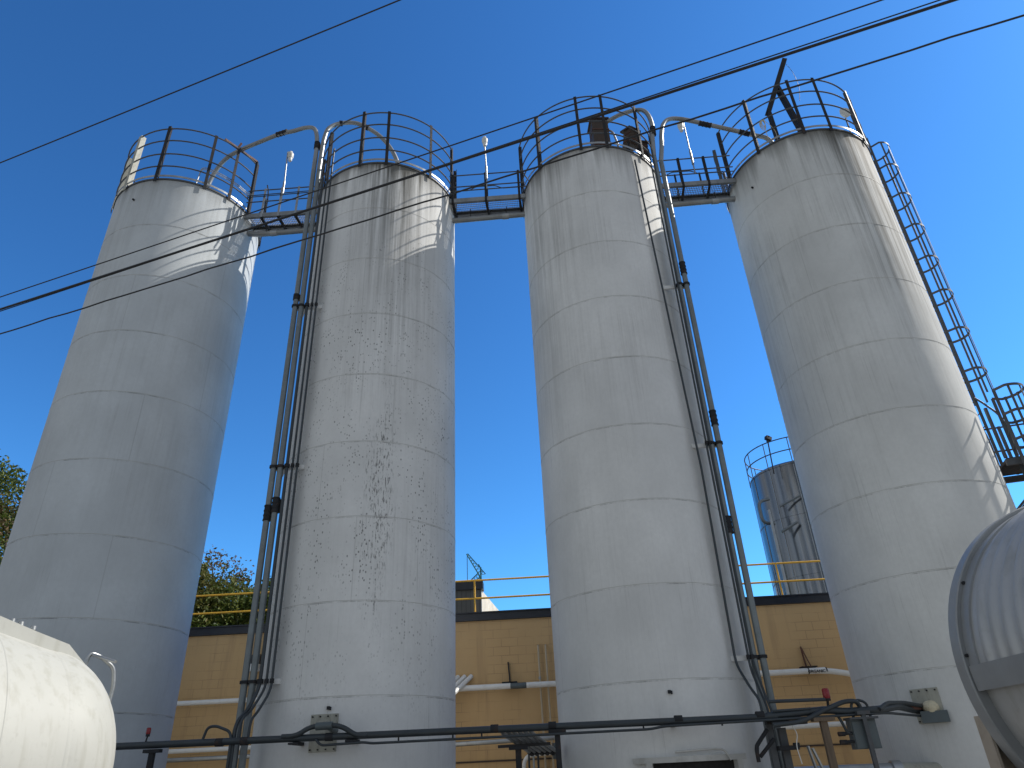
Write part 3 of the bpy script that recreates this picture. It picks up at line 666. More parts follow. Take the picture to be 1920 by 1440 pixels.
def text(body, size, loc, rot, m, parent, name, ext=.002):
    cu = bpy.data.curves.new(name, 'FONT'); cu.body = body; cu.size = size; cu.extrude = ext; cu.offset = .002; cu.align_x = 'CENTER'; cu.align_y = 'CENTER'
    o = bpy.data.objects.new(name, cu); COL.objects.link(o); bpy.context.view_layer.update()
    me = bpy.data.meshes.new_from_object(o.evaluated_get(bpy.context.evaluated_depsgraph_get())); bpy.data.objects.remove(o)
    me.materials.append(m); r = bpy.data.objects.new(name, me); COL.objects.link(r)
    r.matrix_world = Matrix.Translation(loc) @ rot; r.parent = parent; r.matrix_parent_inverse = parent.matrix_world.inverted(); return r
lb = MB(); lb.cyl((5.98,17.75,3.33),(6.36,17.75,3.33), .0665, 16); lbo = lb.build('label_band', M_WHITE, wp)
text('ORGANIC 6', .088, V(6.17,17.75-.0685,3.31), Matrix.Rotation(R_(90),4,'X'), M_BLACK, lbo, 'lettering')
for x in (5.965, 6.375):
    lb = MB(); lb.cyl((x-.012,17.75,3.33),(x+.012,17.75,3.33), .069, 16); lb.build('label_edge', M_BLACK, lbo)
for (x0, x1, z, lbx) in ((-11,-4.7,2.31,'upper of two low white pipes on the tan wall at left'), (-11,-4.7,2.13,'lower of two low galvanised pipes on the tan wall at left')):
    wall_pipe([(x0,17.7,z),(x1,17.7,z)], .05, lbx, M_WHITE if z > 2.2 else M_GALV)
wall_pipe([(-3.2,17.3,2.14),(.4,17.3,2.20)], .05, 'galvanised pipe low on the wall behind the pipe manifold', M_GALV)
wall_pipe([(-.75,17.4,.1),(-.75,17.4,1.88),(.4,17.4,1.92)], .045, 'white elbow pipe below the manifold between the middle silos', M_WHITE)
wall_pipe([(4.6,17.5,2.18),(7.6,17.5,2.20)], .055, 'shiny white pipe on the wall behind the grey control cabinet', M_WHITE)
for k, x in enumerate((-.30, -.12)):
    t = thing('wall_conduit', (x,17.9,0), ('left' if k == 0 else 'right')+' of two slim vertical conduits on the tan wall beside the third silo', 'conduit', 'vertical conduits on the tan wall')
    b = MB(); b.tube(fillet([(x+.03,17.9,0),(x,17.9,4.22),(x,18.1,4.27)], .06), .024, 10); b.build('tube', weathered('tan_conduit', (.45,.38,.27), .5, .1, .1), t)
    b = MB()
    for z in (1.5,3.5-.12*k): b.cyl((x,17.9,z-.03),(x,17.9,z+.03), .032, 10)
    b.build('coupling', M_GALV, t)
for k in range(3):
    x = -2.62+.16*k; b = MB(); b.tube([(x-.22,17.0,2.95),(x+.35,17.96,3.62)], .055, 12); o = b.build('pipe_stub', M_WHITE)
    tag(o, ('leftmost','middle','rightmost')[k]+' of three white slanting pipe stubs emerging right of the flecked silo', 'pipe', 'slanting white pipe stubs')
for (x, kk, lb) in ((-1.02, 0, 'black wall bracket above the white pipe between the middle silos'), (6.02, 1, 'pale wall bracket above the lettered pipe by the rightmost silo')):
    t = thing('pipe_hanger', (x,17.9,3.4), lb, 'bracket', 'wall brackets over the white pipes')
    b = MB(); b.bar((x,17.97,3.42),(x-.03,17.97,3.90), .03, .03); b.bar((x-.03,17.95,3.88),(x+.02,17.7,3.42), .02, .02); b.build('strut', M_DARK if kk == 0 else M_RUST, t, smooth=False)
    b = MB(); b.box((x,17.85,3.425), (.36,.24,.025)); b.build('shelf', M_DARK, t, smooth=False)
t = thing('wall_lamp', (-7.25,17.95,4.15), 'small dark wall lamp behind the left fill pipes', 'lamp')
b = MB(); b.box((-7.3,17.86,4.25), (.34,.26,.20)); b.build('housing', M_CAP, t, smooth=False)
b = MB(); b.box((-7.3,17.84,4.06), (.28,.20,.16)); b.build('lens', M_GLASS, t, smooth=False)

# ------------------------------------------------------------------ stainless tank on the roof side
def steel_mat():
    m, t, b = nodes('brushed_stainless'); tc = nd(t, 'TexCoord'); v = tc.outputs['Object']
    n = noise(t, vec(t, v, (3,3,.06)), 2.2, 4); n2 = noise(t, vec(t, v, (14,14,.1)), 2, 3)
    c = mixc(t, ramp(t, n, .35, .65), (.17,.175,.18), (.26,.265,.27)); t.links.new(c, b.inputs['Base Color'])
    b.inputs['Metallic'].default_value = .95
    t.links.new(ramp(t, n2, .3, .7, (.14,)*3+(1,), (.24,)*3+(1,)), b.inputs['Roughness'])
    bp = nd(t, 'Bump', i_Strength=.04, i_Distance=.03); t.links.new(n, bp.inputs['Height']); t.links.new(bp.outputs[0], b.inputs['Normal']); return m
M_SS = steel_mat()
tcx, tcy, tr, tz = 10.28, 26.6, 1.82, 11.35
t = thing('stainless_tank', (tcx,tcy,0), 'round stainless tank with railing on top, half hidden behind the rightmost silo', 'tank')
b = MB(); b.lathe([(tr,0),(tr,tz),(tr-.06,tz+.06),(.3,tz+.45),(0,tz+.46)], (tcx,tcy,0), 72); b.build('shell', M_SS, t)
for z in (tz-.05, 9.35, 7.2):
    b = MB(); b.lathe([(tr,z-.02),(tr+.02,z-.02),(tr+.02,z+.02),(tr,z+.02)], (tcx,tcy,0), 72); b.build('band', M_SS, t)
b = MB()
for a in range(0,360,30): b.bar((tcx+(tr+.01)*math.cos(R_(a+8)),tcy+(tr+.01)*math.sin(R_(a+8)),0),(tcx+(tr+.01)*math.cos(R_(a+8)),tcy+(tr+.01)*math.sin(R_(a+8)),tz), .03, .02)
b.build('seam', M_GALV, t, smooth=False)
b = MB()
for z in (.5, 1.0): b.tube([(tcx+(tr+.02)*math.cos(a),tcy+(tr+.02)*math.sin(a),tz+z) for a in [2*PI*k/48 for k in range(48)]], .022, 8, True)
gr = b.build('guardrail', M_RAIL, t)
for a in range(8,368,30):
    b = MB(); p = V(tcx+(tr+.02)*math.cos(R_(a)),tcy+(tr+.02)*math.sin(R_(a)),tz); b.cyl(p-V(0,0,.1), p+V(0,0,1.0), .018, 8); b.build('post', M_RAIL, gr)
b = MB(); b.tube(fillet([(8.45,25.1,9.05),(7.98,24.9,9.05),(7.98,24.9,9.85),(8.45,25.1,10.0)], .25), .06, 12); b.build('elbow_pipe', M_PIPEG, t)
b = MB(); b.tube([(8.28,24.85,9.5),(8.28,24.85,4.6)], .06, 10); b.build('drain_pipe', M_GALV, t)
b = MB(); b.tube([(8.75,25.0,9.65),(9.5,24.75,9.95)], .04, 10); b.tube([(8.6,25.0,8.7),(9.2,24.85,9.0)], .05, 10); b.build('bracket', M_PIPEG, t)
b = MB(); b.tube(fillet([(9.1,24.7,6.3),(9.0,24.6,6.2),(9.05,24.6,5.0)], .15), .07, 10); b.tube([(8.75,24.6,5.9),(9.6,24.6,6.0)], .03, 8); b.build('valve', M_GALV, t)
t = thing('camera_pole', (8.82,24.9,10.6), 'thin pole with a small black camera above the stainless tank', 'camera')
b = MB(); b.cyl((8.80,24.9,10.9),(8.86,24.9,12.25), .025, 8); b.build('pole', M_DARK, t)
b = MB(); b.box((8.88,24.85,12.33), (.22,.16,.14), .4, 0, .3); b.cyl((8.84,24.9,12.2),(8.9,24.8,12.42), .05, 8); b.build('camera_head', M_BLACK, t)

# ------------------------------------------------------------------ far plant building with crane
def corr_mat(name, col):
    m, t, b = nodes(name); tc = nd(t, 'TexCoord'); sx = nd(t, 'SeparateXYZ'); t.links.new(tc.outputs['Object'], sx.inputs[0])
    f = math_(t, 'FRACT', math_(t, 'MULTIPLY', math_(t, 'ADD', sx.outputs[0], sx.outputs[1]), 2.6)); n = noise(t, tc.outputs['Object'], .8, 4)
    c = mixc(t, ramp(t, n, .3, .7), tuple(x*.85 for x in col), tuple(x*1.15 for x in col)); c = mixc(t, math_(t, 'MULTIPLY', math_(t, 'LESS_THAN', f, .22), .5), c, tuple(x*.35 for x in col))
    t.links.new(c, b.inputs['Base Color']); b.inputs['Roughness'].default_value = .55
    bp = nd(t, 'Bump', i_Strength=.6, i_Distance=.06); t.links.new(f, bp.inputs['Height']); t.links.new(bp.outputs[0], b.inputs['Normal']); return m
t = thing('plant_building', (-12,62,0), 'distant dark corrugated building with a cream sunlit side wall', 'building')
A, Bp, Cp, D = (-24,60), (-5.57,60), (-4.35,74), (-24,74)
def prism(m, z0, z1, poly):
    n = len(poly); m.add([(x,y,z0) for x,y in poly]+[(x,y,z1) for x,y in poly], [tuple(range(n-1,-1,-1)), tuple(range(n,2*n))]+[(k,(k+1)%n,n+(k+1)%n,n+k) for k in range(n)]); return m
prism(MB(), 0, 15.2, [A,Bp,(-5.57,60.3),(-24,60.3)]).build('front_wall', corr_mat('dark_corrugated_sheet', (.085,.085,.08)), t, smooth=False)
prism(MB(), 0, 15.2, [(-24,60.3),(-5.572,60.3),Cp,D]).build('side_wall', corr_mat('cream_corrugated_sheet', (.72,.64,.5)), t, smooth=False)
prism(MB(), 15.2, 15.85, [(-24.2,59.8),(-5.4,59.8),(-5.4,60.9),(-24.2,60.9)]).build('roof_edge', M_CAP, t, smooth=False)
t = thing('jib_crane', (-6.0,64,15.2), 'teal lattice crane jib poking above the distant corrugated building', 'crane')
def lattice(m, p, q, wd):
    p, q = Vector(p), Vector(q); e = V(0,0,1).cross(q-p).normalized()*wd; u = (q-p).cross(e).normalized()*wd
    for s in (-1,1):
        m.bar(p+e*s*.5, q+e*s*.15, .08, .08)
    m.bar(p+u, q+u*.2, .08, .08)
    for k in range(8):
        a, c = k/8, (k+1)/8; m.bar((p+e*.5).lerp(q+e*.15, a), (p+u).lerp(q+u*.2, c), .04, .04); m.bar((p+u).lerp(q+u*.2, a), (p-e*.5).lerp(q-e*.15, c), .04, .04)
b = MB(); lattice(b, (-6.0,64,17.2), (-7.25,64,19.4), .55); b.build('boom', M_TEAL, t, smooth=False)
b = MB(); lattice(b, (-5.9,64,17.2), (-7.6,64,16.2), .5); b.build('back_stay', M_TEAL, t, smooth=False)
b = MB(); b.bar((-5.95,64,14.5),(-5.95,64,18.1), .14, .14); b.bar((-5.95,64,18.0),(-6.15,64,18.4), .1, .1); b.build('mast', M_TEAL, t, smooth=False)
b = MB(); b.cyl((-7.2,64,19.2),(-7.2,64,16.6), .03, 6); b.box((-7.2,64,16.5), (.15,.15,.3)); b.build('hoist', M_DARK, t)

# ------------------------------------------------------------------ low pipe rack in front of the silos
RY = 12.0; RZ = 2.18
t = thing('header_pipe', (-1.5,RY,RZ), 'long dark header pipe running low across the front of all silos', 'pipe')
b = MB(); b.tube([(-9.6,RY,RZ+.02),(3.4,RY,RZ-.03)], .052, 14); b.build('pipe_run', M_COND, t)
for x in (-5.3,-4.9,-3.55,-.95,-.05,1.9,3.15):
    b = MB(); b.cyl((x-.06,RY,RZ-.003),(x+.06,RY,RZ-.005), .060, 14); b.build('coupling', M_DARK, t)
for x in (-4.1,-3.2,1.85):
    b = MB(); b.bar((x,RY,RZ-.07),(x,YS-math.sqrt(R*R-(x-SX[1 if x < 0 else 2])**2)+.02,RZ-.07), .06, .05); b.box((x,RY,RZ-.075), (.16,.14,.03)); b.build('support_arm', M_DARK, t, smooth=False)
b = MB()
for x in (-2.45,-1.6,1.35,2.55,-1.15): b.cyl((x,RY-.02,RZ-.12),(x,RY-.02,RZ-.04), .014, 6); 
b.build('hanger_bolt', M_DARK, t)
conduit([(-4.3,RY-.03,RZ+.03),(-4.06,RY-.05,RZ+.03),(-3.85,RY-.05,RZ+.155),(-3.38,RY-.05,RZ+.155),(-3.12,RY-.05,RZ+.0),(-2.95,RY-.03,RZ-.01)], .038, 'short arched conduit hump over the cover plate on the flecked silo', 'low conduits in front of the silos')
t = thing('junction_box', (-3.6,RY,RZ), 'round junction fitting on the arched conduit before the flecked silo', 'junction box')
b = MB(); b.cyl((-3.76,RY-.05,RZ+.15),(-3.50,RY-.05,RZ+.155), .058, 14); b.cyl((-3.55,RY,RZ+.13),(-3.55,RY+.3,RZ+.10), .05, 12); b.build('body', M_BOX, t)
conduit([(-3.75,RY-.06,RZ-.03),(-3.66,RY-.06,RZ-.12),(-2.98,RY-.06,RZ-.105),(-2.86,RY-.06,RZ-.125),(1.45,RY-.06,RZ-.12),(1.65,RY-.06,RZ-.09),(4.75,RY-.06,RZ-.06),(5.1,RY+.1,RZ-.05),(6.0,12.9,RZ-.09)], .019, 'thin conduit hanging just under the long header pipe', 'low conduits in front of the silos')
conduit([(-5.60,RY,RZ-.02),(-5.53,RY,RZ+.22),(-5.40,RY,RZ+.235),(-5.14,RY,RZ+.14),(-5.12,RY,RZ-.05),(-5.15,RY,.2)], .022, 'bent conduit hoop beside the left fill pipes', 'low conduits in front of the silos')
def post_(x, y, zt, w_, label, m=M_DARK):
    t = thing('support_post', (x,y,0), label, 'post', 'posts under the low pipe rack')
    b = MB(); b.box((x,y,zt/2), (w_,w_*.9,zt)); b.build('column', m, t, smooth=False)
    b = MB(); b.box((x,y,zt+.02), (w_*3.2,w_*1.6,.05)); b.build('saddle', m, t, smooth=False)
    b = MB(); b.box((x,y,.012), (.24,.24,.022)); b.build('base_plate', m, t, smooth=False)
post_(-6.36, RY, RZ-.10, .08, 'dark post carrying the left end of the header pipe near the white tanker')
post_(.02, RY, RZ-.10, .085, 'black post under the header pipe at the left edge of the third silo')
post_(-.60, RY+.15, RZ-.30, .09, 'dark post under the bundle of short pipes between the middle silos')
post_(4.08, RY, RZ-.12, .10, 'brown wooden post left of the grey control cabinet', weathered('weathered_timber', (.15,.11,.075), .8, 0, .3, (.06,.05,.04), .5, 4, (4,4,.4)))
post_(4.66, RY-.1, RZ-.06, .06, 'slim grey post in front of the grey control cabinet', M_RAIL)
for (x, z, lb, hx, s) in ((-6.50, RZ, 'small dark red beacon above the header pipe near the white tanker', 0, .8), (4.21, RZ+.02, 'bright red beacon above the pipes by the grey control cabinet', 0, 1.25)):
    t = thing('beacon_light', (x,RY,z), lb, 'beacon', 'red beacons on the pipe rack')
    b = MB(); b.cyl((x-.01,RY,z),(x+.012,RY,z+.14), .016*s, 8); b.cyl((x+.012,RY,z+.13),(x+.012,RY,z+.165), .04*s, 12); b.build('stem', M_DARK, t)
    b = MB(); b.lathe([(.040*s,.165),(.044*s,.18),(.042*s,.165+.10*s),(.034*s,.165+.115*s),(0,.165+.12*s)], (x+.012,RY,z), 16); b.build('lens', M_RED, t)
# manifold of short pipes
for k in range(6):
    x = -.86+.088*k
    t = thing('manifold_pipe', (x,RY,RZ), ('1st','2nd','3rd','4th','5th','6th')[k]+' from left in the bundle of short slanting pipes between the middle silos', 'pipe', 'bundle of short pipes between the middle silos')
    b = MB(); b.tube(fillet([(x,RY,RZ-.02),(x+.04,RY+.12,RZ-.08),(x+.42,13.4,1.84)], .08), .031, 10); b.build('tube', M_PIPE if k % 2 else M_GALV, t)
    b = MB(); d = V(.38,1.28,-.26).normalized(); p = V(x+.04,RY+.12,RZ-.08)+d*1.25; b.cyl(p, p+d*.14, .045, 10); b.build('nozzle', M_BLACK, t)
t = thing('strut_channel', (-.6,12.6,2.0), 'dark channel crossing under the bundle of short pipes', 'strut')
b = MB(); b.bar((-.95,12.6,1.94),(-.1,12.6,1.95), .05, .045); b.build('channel', M_BLACK, t, smooth=False)
t = thing('valve_box', (-.1,13.7,1.95), 'small grey box at the right end of the short pipe bundle', 'valve')
b = MB(); b.box((-.02,13.5,1.86), (.10,.16,.24), .2); b.build('body', M_BOX, t, smooth=False)
for k, x in enumerate((-.50,-.42,-.34)):
    b = MB(); b.cyl((x,13.8,0),(x,13.8,1.92), .018, 8); o = b.build('drop_pipe', M_GALV if k == 1 else M_COND); tag(o, ('left','middle','right')[k]+' of three thin vertical pipes under the short pipe bundle', 'pipe', 'drop pipes under the bundle')
# right-hand cluster
t = thing('control_cabinet', (4.63,RY,1.85), 'grey control cabinet with a slanted face hung below the header pipe at right', 'cabinet')
b = MB(); b.box((4.655,RY+.06,1.855), (.37,.20,.40), 0, 0, 0); b.build('body', M_BOX, t, smooth=False)
b = MB(); b.box((4.655,RY-.048,1.845), (.35,.012,.36)); b.build('door', M_BOX, t, smooth=False)
b = MB(); b.box((4.655,RY+.02,2.07), (.42,.30,.03)); b.build('hood', M_RAIL, t, smooth=False)
for z in (1.76,1.87):
    b = MB(); b.cyl((4.26,RY,z),(4.47,RY,z+.005), .022, 10); b.cyl((4.26,RY,z),(4.36,RY,z), .032, 10); b.build('side_fitting', M_DARK, t)
conduit([(3.25,RY,RZ-.02),(4.2,RY,RZ+.03),(4.42,RY,RZ-.01),(4.95,RY,RZ-.005),(5.4,12.35,RZ+.05),(5.9,12.9,RZ+.0),(6.15,13.0,RZ-.02)], .055, 'fat grey conduit from the third silo over the cabinet to the streaked silo', 'pipes at the right end of the rack', M_COND)
conduit([(3.3,RY-.05,2.36),(4.17,RY-.05,2.35)], .026, 'straight horizontal conduit leading to the bright red beacon', 'pipes at the right end of the rack', M_COND)
conduit([(3.34,RY-.05,2.225),(3.92,RY-.05,2.235)], .018, 'short thin conduit with a black end fitting under the beacon conduit', 'pipes at the right end of the rack', M_COND)
conduit([(3.3,RY-.08,2.03),(3.75,RY-.08,2.06),(4.1,RY-.05,2.2),(4.45,RY-.05,2.31),(4.62,RY-.05,2.31),(4.68,RY,2.25),(4.70,RY,2.05)], .034, 'bent conduit rising diagonally across the cluster into the cabinet', 'pipes at the right end of the rack', M_COND)
conduit([(4.54,RY-.02,2.05),(4.55,RY-.02,2.28),(4.66,RY-.02,2.33),(4.79,RY-.02,2.28),(4.80,RY-.02,2.05)], .020, 'small hoop of conduit on top of the grey cabinet', 'pipes at the right end of the rack', M_COND)
conduit([(4.95,RY-.04,2.18),(5.15,12.1,2.27),(5.6,12.5,2.28),(6.0,12.85,2.24)], .030, 'curved thin conduit arching above the fat conduit at the streaked silo', 'pipes at the right end of the rack', M_COND)
conduit([(3.30,RY-.05,2.05),(3.82,RY-.05,2.06)], .034, 'short stub of conduit below the header pipe right of the fill pipes', 'pipes at the right end of the rack', M_BLACK)
conduit([(4.30,RY,2.17),(4.36,RY-.02,2.0),(4.40,RY,1.88),(4.46,RY,1.87)], .022, 'short conduit dropping into the cabinet side', 'pipes at the right end of the rack', M_COND)
t = thing('junction_box', (6.1,12.9,2.1), 'rusty junction elbow at the cover plate on the streaked silo', 'junction box')
b = MB(); b.bar((5.72,12.72,2.23),(6.05,12.95,2.23), .10, .09); b.build('elbow_body', M_RUST, t, smooth=False)
b = MB(); b.bar((5.95,12.86,2.07),(6.32,12.72,2.07), .14, .17); b.build('junction_body', M_BOX, t, smooth=False)
# pipe feet and brackets by the right fill pipes
t = thing('pipe_stand', (3.3,12.3,0), 'cluttered dark steel stand at the foot of the right fill pipes', 'pipe stand')
b = MB(); b.box((3.30,12.2,1.0), (.09,.09,2.1)); b.box((3.50,12.25,1.0), (.11,.11,2.0)); b.build('column', M_RAIL, t, smooth=False)
b = MB(); b.bar((3.0,12.0,1.68),(3.02,12.0,1.78), .05, .05); b.tube(fillet([(3.0,12.0,1.55),(3.0,12.0,1.75),(3.24,12.1,1.98)], .06), .03, 8); b.tube([(3.05,12.05,1.62),(3.32,12.1,1.85)], .03, 8); b.build('brace', M_DARK, t)
b = MB(); b.box((3.42,12.12,2.10), (.34,.16,.10)); b.box((3.50,12.1,1.72), (.3,.16,.06)); b.box((3.62,12.05,1.75), (.08,.08,.07)); b.build('clamp', M_DARK, t, smooth=False)
conduit([(3.60,12.0,2.02),(3.66,12.0,1.9),(3.60,12.0,1.75),(3.63,12.0,1.5)], .007, 'thin white wire dangling beside the right pipe stand', None, M_WHITE)
t = thing('low_duct', (4.6,12.9,1.46), 'fat grey pipe at the bottom edge entering the rightmost silo', 'pipe')
b = MB(); b.tube([(3.7,12.8,1.37),(5.35,12.9,1.36)], .09, 16); b.build('pipe_run', M_GALV, t); b = MB(); b.cyl((5.28,12.9,1.36),(5.42,12.9,1.36), .125, 18); b.build('flange', M_GALV, t); b = MB(); b.tube([(5.4,12.9,1.36),(6.3,13.1,1.33)], .09, 16); b.build('sleeve', M_PLATE, t)
for (x, kk) in ((3.82, 0), (3.95, 1)):
    b = MB(); b.bar((x-.05,12.0,1.73) if kk == 0 else (x-.12,12.0,1.70), (x+.05,12.05,1.2), .035, .03); o = b.build('slanted_strut', M_GALV, smooth=False); tag(o, ('left','right')[kk]+' of two slanted grey struts at the bottom below the cabinet', 'strut', 'slanted struts by the right stand')
conduit([(1.82,12.25,1.74),(2.35,12.3,1.76),(2.60,12.35,1.75),(2.68,12.38,1.6)], .018, 'thin conduit just above the dark doorway of the third silo', 'low conduits in front of the silos', M_ROOF)

# ------------------------------------------------------------------ left tanker
def tank_paint(name, col, metal, rough, seed):
    m, t, b = nodes(name); tc = nd(t, 'TexCoord'); v = vec(t, tc.outputs['Object'], (1,1,1), (seed,seed,0))
    n1 = noise(t, v, .9, 5); n2 = noise(t, vec(t, v, (7,7,.4)), 1.2, 5); n3 = noise(t, v, 18, 4)
    c = mixc(t, ramp(t, n1, .3, .7), tuple(x*.92 for x in col), tuple(x*1.04 for x in col))
    c = mixc(t, math_(t, 'MULTIPLY', ramp(t, n2, .50, .75), .42), c, (col[0]*.55,col[1]*.52,col[2]*.42)); c = mixc(t, math_(t, 'MULTIPLY', ramp(t, n3, .58, .8), .22), c, (.2,.19,.16))
    t.links.new(c, b.inputs['Base Color']); b.inputs['Metallic'].default_value = metal; b.inputs['Roughness'].default_value = rough
    bp = nd(t, 'Bump', i_Strength=.25, i_Distance=.05); t.links.new(n1, bp.inputs['Height']); t.links.new(bp.outputs[0], b.inputs['Normal']); return m
M_TW = tank_paint('old_white_tank_paint', (.445,.45,.42), 0, .6, 3)
LA = .54; LH = V(math.sin(LA), math.cos(LA), 0); LN = V(math.cos(LA), -math.sin(LA), 0); LC = V(-5.43,7.47,1.78); LR = 1.15
t = thing('tank_trailer', LC+LH*-4-V(0,0,LC.z), 'white bulk tank trailer filling the lower left corner in full sun', 'tank trailer')
AX = (LN, V(0,0,1), LH)
def lr(s): return LR + .22*min(max(-s,0),2.2)
b = MB(); b.lathe([(lr(-s), -s) for s in [0,.02,.5,1,1.5,2.0,2.2,2.4,5,8.5]][::-1], LC, 96, axis=AX); b.lathe([(lr(-9),-8.5),(.9,-8.9),(0,-9.1)], LC, 48, axis=AX); b.build('barrel', M_TW, t)
b = MB(); b.lathe([(LR*math.cos(a)+.0, .89*math.sin(a)) for a in [PI/2*k/16 for k in range(17)]], LC, 96, axis=AX); b.build('end_dish', M_TW, t)
b = MB(); b.lathe([(LR+.004,-.03),(LR+.005,-.012),(LR+.003,.012),(LR-.003,.03)], LC, 96, axis=AX); b.build('weld_bead', M_TW, t)
for s in (-.62, -1.9):
    b = MB(); b.lathe([(lr(s)-.003,s-.02),(lr(s)+.004,s-.006),(lr(s)+.004,s+.006),(lr(s)-.004,s+.02)], LC, 96, axis=AX); b.build('weld_bead', M_TW, t)
# hopper pocket under the barrel
b = MB(); hc = LC+LH*-1.15; b.lathe([(.28,-1.35),(1.16,-.12),(1.10,.05)], (hc.x,hc.y,LC.z), 48); b.build('hopper', M_TW, t)
# spill dam along the crown
def dam(o):
    m = MB(); S = [(.15,1.09,1.17),(-.2,1.16,1.262),(-.56,1.235,1.365),(-1.4,1.40,1.56),(-2.2,1.54,1.75)]
    P = []
    for (s, z0, z1) in S: P.append((s, z0, z1))
    for k in range(len(P)-1):
        (s0,a0,c0),(s1,a1,c1) = P[k],P[k+1]
        q = lambda s, z, d: LC+LH*s+LN*(o+d)+V(0,0,z)
        m.hexa([q(s0,a0-.03,0),q(s0,a0-.03,.02),q(s1,a1-.03,.02),q(s1,a1-.03,0),q(s0,c0,0),q(s0,c0,.02),q(s1,c1,.02),q(s1,c1,0)])
    return m
m = dam(.34); q = lambda s, o, z: LC+LH*s+LN*o+V(0,0,z)
m.add([q(.15,.36,1.05),q(.15,.36,1.17),q(.15,-.36,1.17),q(.15,-.36,1.05),q(.43,.36,.93),q(.43,-.36,.93),q(.15,.34,1.05),q(.43,.34,.90)], [(0,1,2,3),(1,4,5,2),(0,4,1)])
m.build('spill_dam', M_TW, t, smooth=False); dam(-.36).build('spill_dam', M_TW, t, smooth=False)
b = MB()
for s in (-.18,-.27,-.05): b.lathe([(0,.11),(.03,.11),(.035,.07),(.02,.05),(.02,-.25)], LC+LH*s+LN*-.1+V(0,0,1.27-s*.22), 10)
b.build('valve_cap', M_GALV, t)
b = MB(); b.tube(fillet([q(.52,.0,.95),q(.56,.0,1.17),q(.70,.0,1.13),q(.86,.0,1.03),q(.90,.0,.85),q(.88,.0,.45)], .06), .022, 10); b.tube([q(.58,.0,1.15),q(.60,.5,1.02)], .018, 8); b.build('grab_rail', M_GALV, t)
for s in (-1.2,-6.5):
    for o in (-.7,.7):
        b = MB(); p = LC+LH*s+LN*o; b.bar(V(p.x,p.y,.02), V(p.x,p.y,LC.z-.6), .14, .14); b.build('support_leg', M_DARK, t, smooth=False)
for s in (-5.2,-7.6):
    for o in (-.95,.95):
        p = LC+LH*s+LN*o; b = MB(); b.lathe([(.2,-.13),(.46,-.14),(.5,-.09),(.5,.09),(.46,.14),(.2,.13)], (p.x,p.y,.5), 32, axis=(LH,V(0,0,1),LN)); w_ = b.build('wheel', M_BLACK, t)
        b = MB(); b.lathe([(0,-.08),(.2,-.10),(.2,.10),(0,.08)], (p.x,p.y,.5), 20, axis=(LH,V(0,0,1),LN)); b.build('rim', M_GALV, w_)

# ------------------------------------------------------------------ right tanker: ribbed stainless jacket
M_JK = tank_paint('dull_aluminium_jacket', (.46,.46,.45), .4, .45, 9)
M_JR = weathered('aluminium_rim', (.30,.31,.315), .45, .3, .12, (.25,.24,.22), .3, 3)
RC = V(4.15,5.5,2.10); RR = 1.155; YE = -5.0
t = thing('insulated_tank', V(RC.x,1.5,0), 'ribbed grey aluminium jacketed tank cut off by the lower right corner', 'tank')
def rgrid(a0, a1, na, ys, rf):
    m = MB(); vs = []; fs = []
    for y in ys:
        for k in range(na+1):
            a = R_(a0+(a1-a0)*k/na); r = rf(y, a); vs.append((RC.x+r*math.cos(a), y, RC.z+r*math.sin(a)))
    n = na+1
    for j in range(len(ys)-1):
        for k in range(na): fs.append((j*n+k, j*n+k+1, j*n+n+k+1, j*n+n+k))
    return m.add(vs, fs)
ys = [RC.y]+[RC.y-.16-.0165*k for k in range(180)]+[RC.y-.16-.0165*180-.4*k for k in range(1,20)]
def ribs(y, a):
    if y > RC.y-.2 or y < 1.9: return RR
    u = ((RC.y-.2-y) % .15)/.15
    return RR + .024*(.5-.5*math.cos(2*PI*u))**1.4
rgrid(0, 180, 96, ys, ribs).build('ribbed_jacket', M_JK, t, ang=60)
rgrid(187, 353, 60, [RC.y, 3, 0, YE], lambda y, a: RR-.03).build('belly_jacket', M_JK, t)
b = MB()
for (a0, a1) in ((179.5,187.5),(-7.5,.5)):
    vs = []; fs = []
    ys2 = [RC.y-.03, YE]
    m = rgrid(a0, a1, 10, ys2, lambda y, a: RR+.03); b.add(m.v, m.f)
    for aa in (a0, a1):
        for _ in (0,):
            c_, s_ = math.cos(R_(aa)), math.sin(R_(aa)); b.add([(RC.x+(RR-.03)*c_,y,RC.z+(RR-.03)*s_) for y in ys2]+[(RC.x+(RR+.03)*c_,y,RC.z+(RR+.03)*s_) for y in reversed(ys2)], [(0,1,2,3)])
b.build('side_belt', M_JR, t)
YX = (V(1,0,0), V(0,0,1), V(0,1,0))
b = MB(); b.lathe([(RR-.05,-.02),(RR+.04,-.02),(RR+.048,-.012),(RR+.048,.10),(RR+.04,.108),(RR-.05,.108)], RC, 128, axis=YX); b.build('end_ring', M_JR, t)
b = MB(); b.lathe([(RR-.01,-.135),(RR+.014,-.13),(RR+.014,-.02)], RC, 128, R_(0), R_(180), axis=YX); b.build('ring_flashing', M_JR, t)
b = MB(); b.lathe([(RR*math.cos(a), .1+.3*math.sin(a)) for a in [PI/2*k/10 for k in range(11)]], RC, 96, axis=YX); b.build('end_dish', M_JK, t)
b = MB()
for a in (150,176): b.cyl((RC.x+(RR+.022)*math.cos(R_(a)),RC.y-.04,RC.z+(RR+.022)*math.sin(R_(a))),(RC.x+(RR+.022)*math.cos(R_(a)),RC.y-.015,RC.z+(RR+.022)*math.sin(R_(a))), .012, 8)
b.build('bolt', M_BLACK, t)
M_TAN = weathered('pale_brown_leg_paint', (.40,.34,.27), .6, .1, .12, (.2,.15,.1), .4, 4)
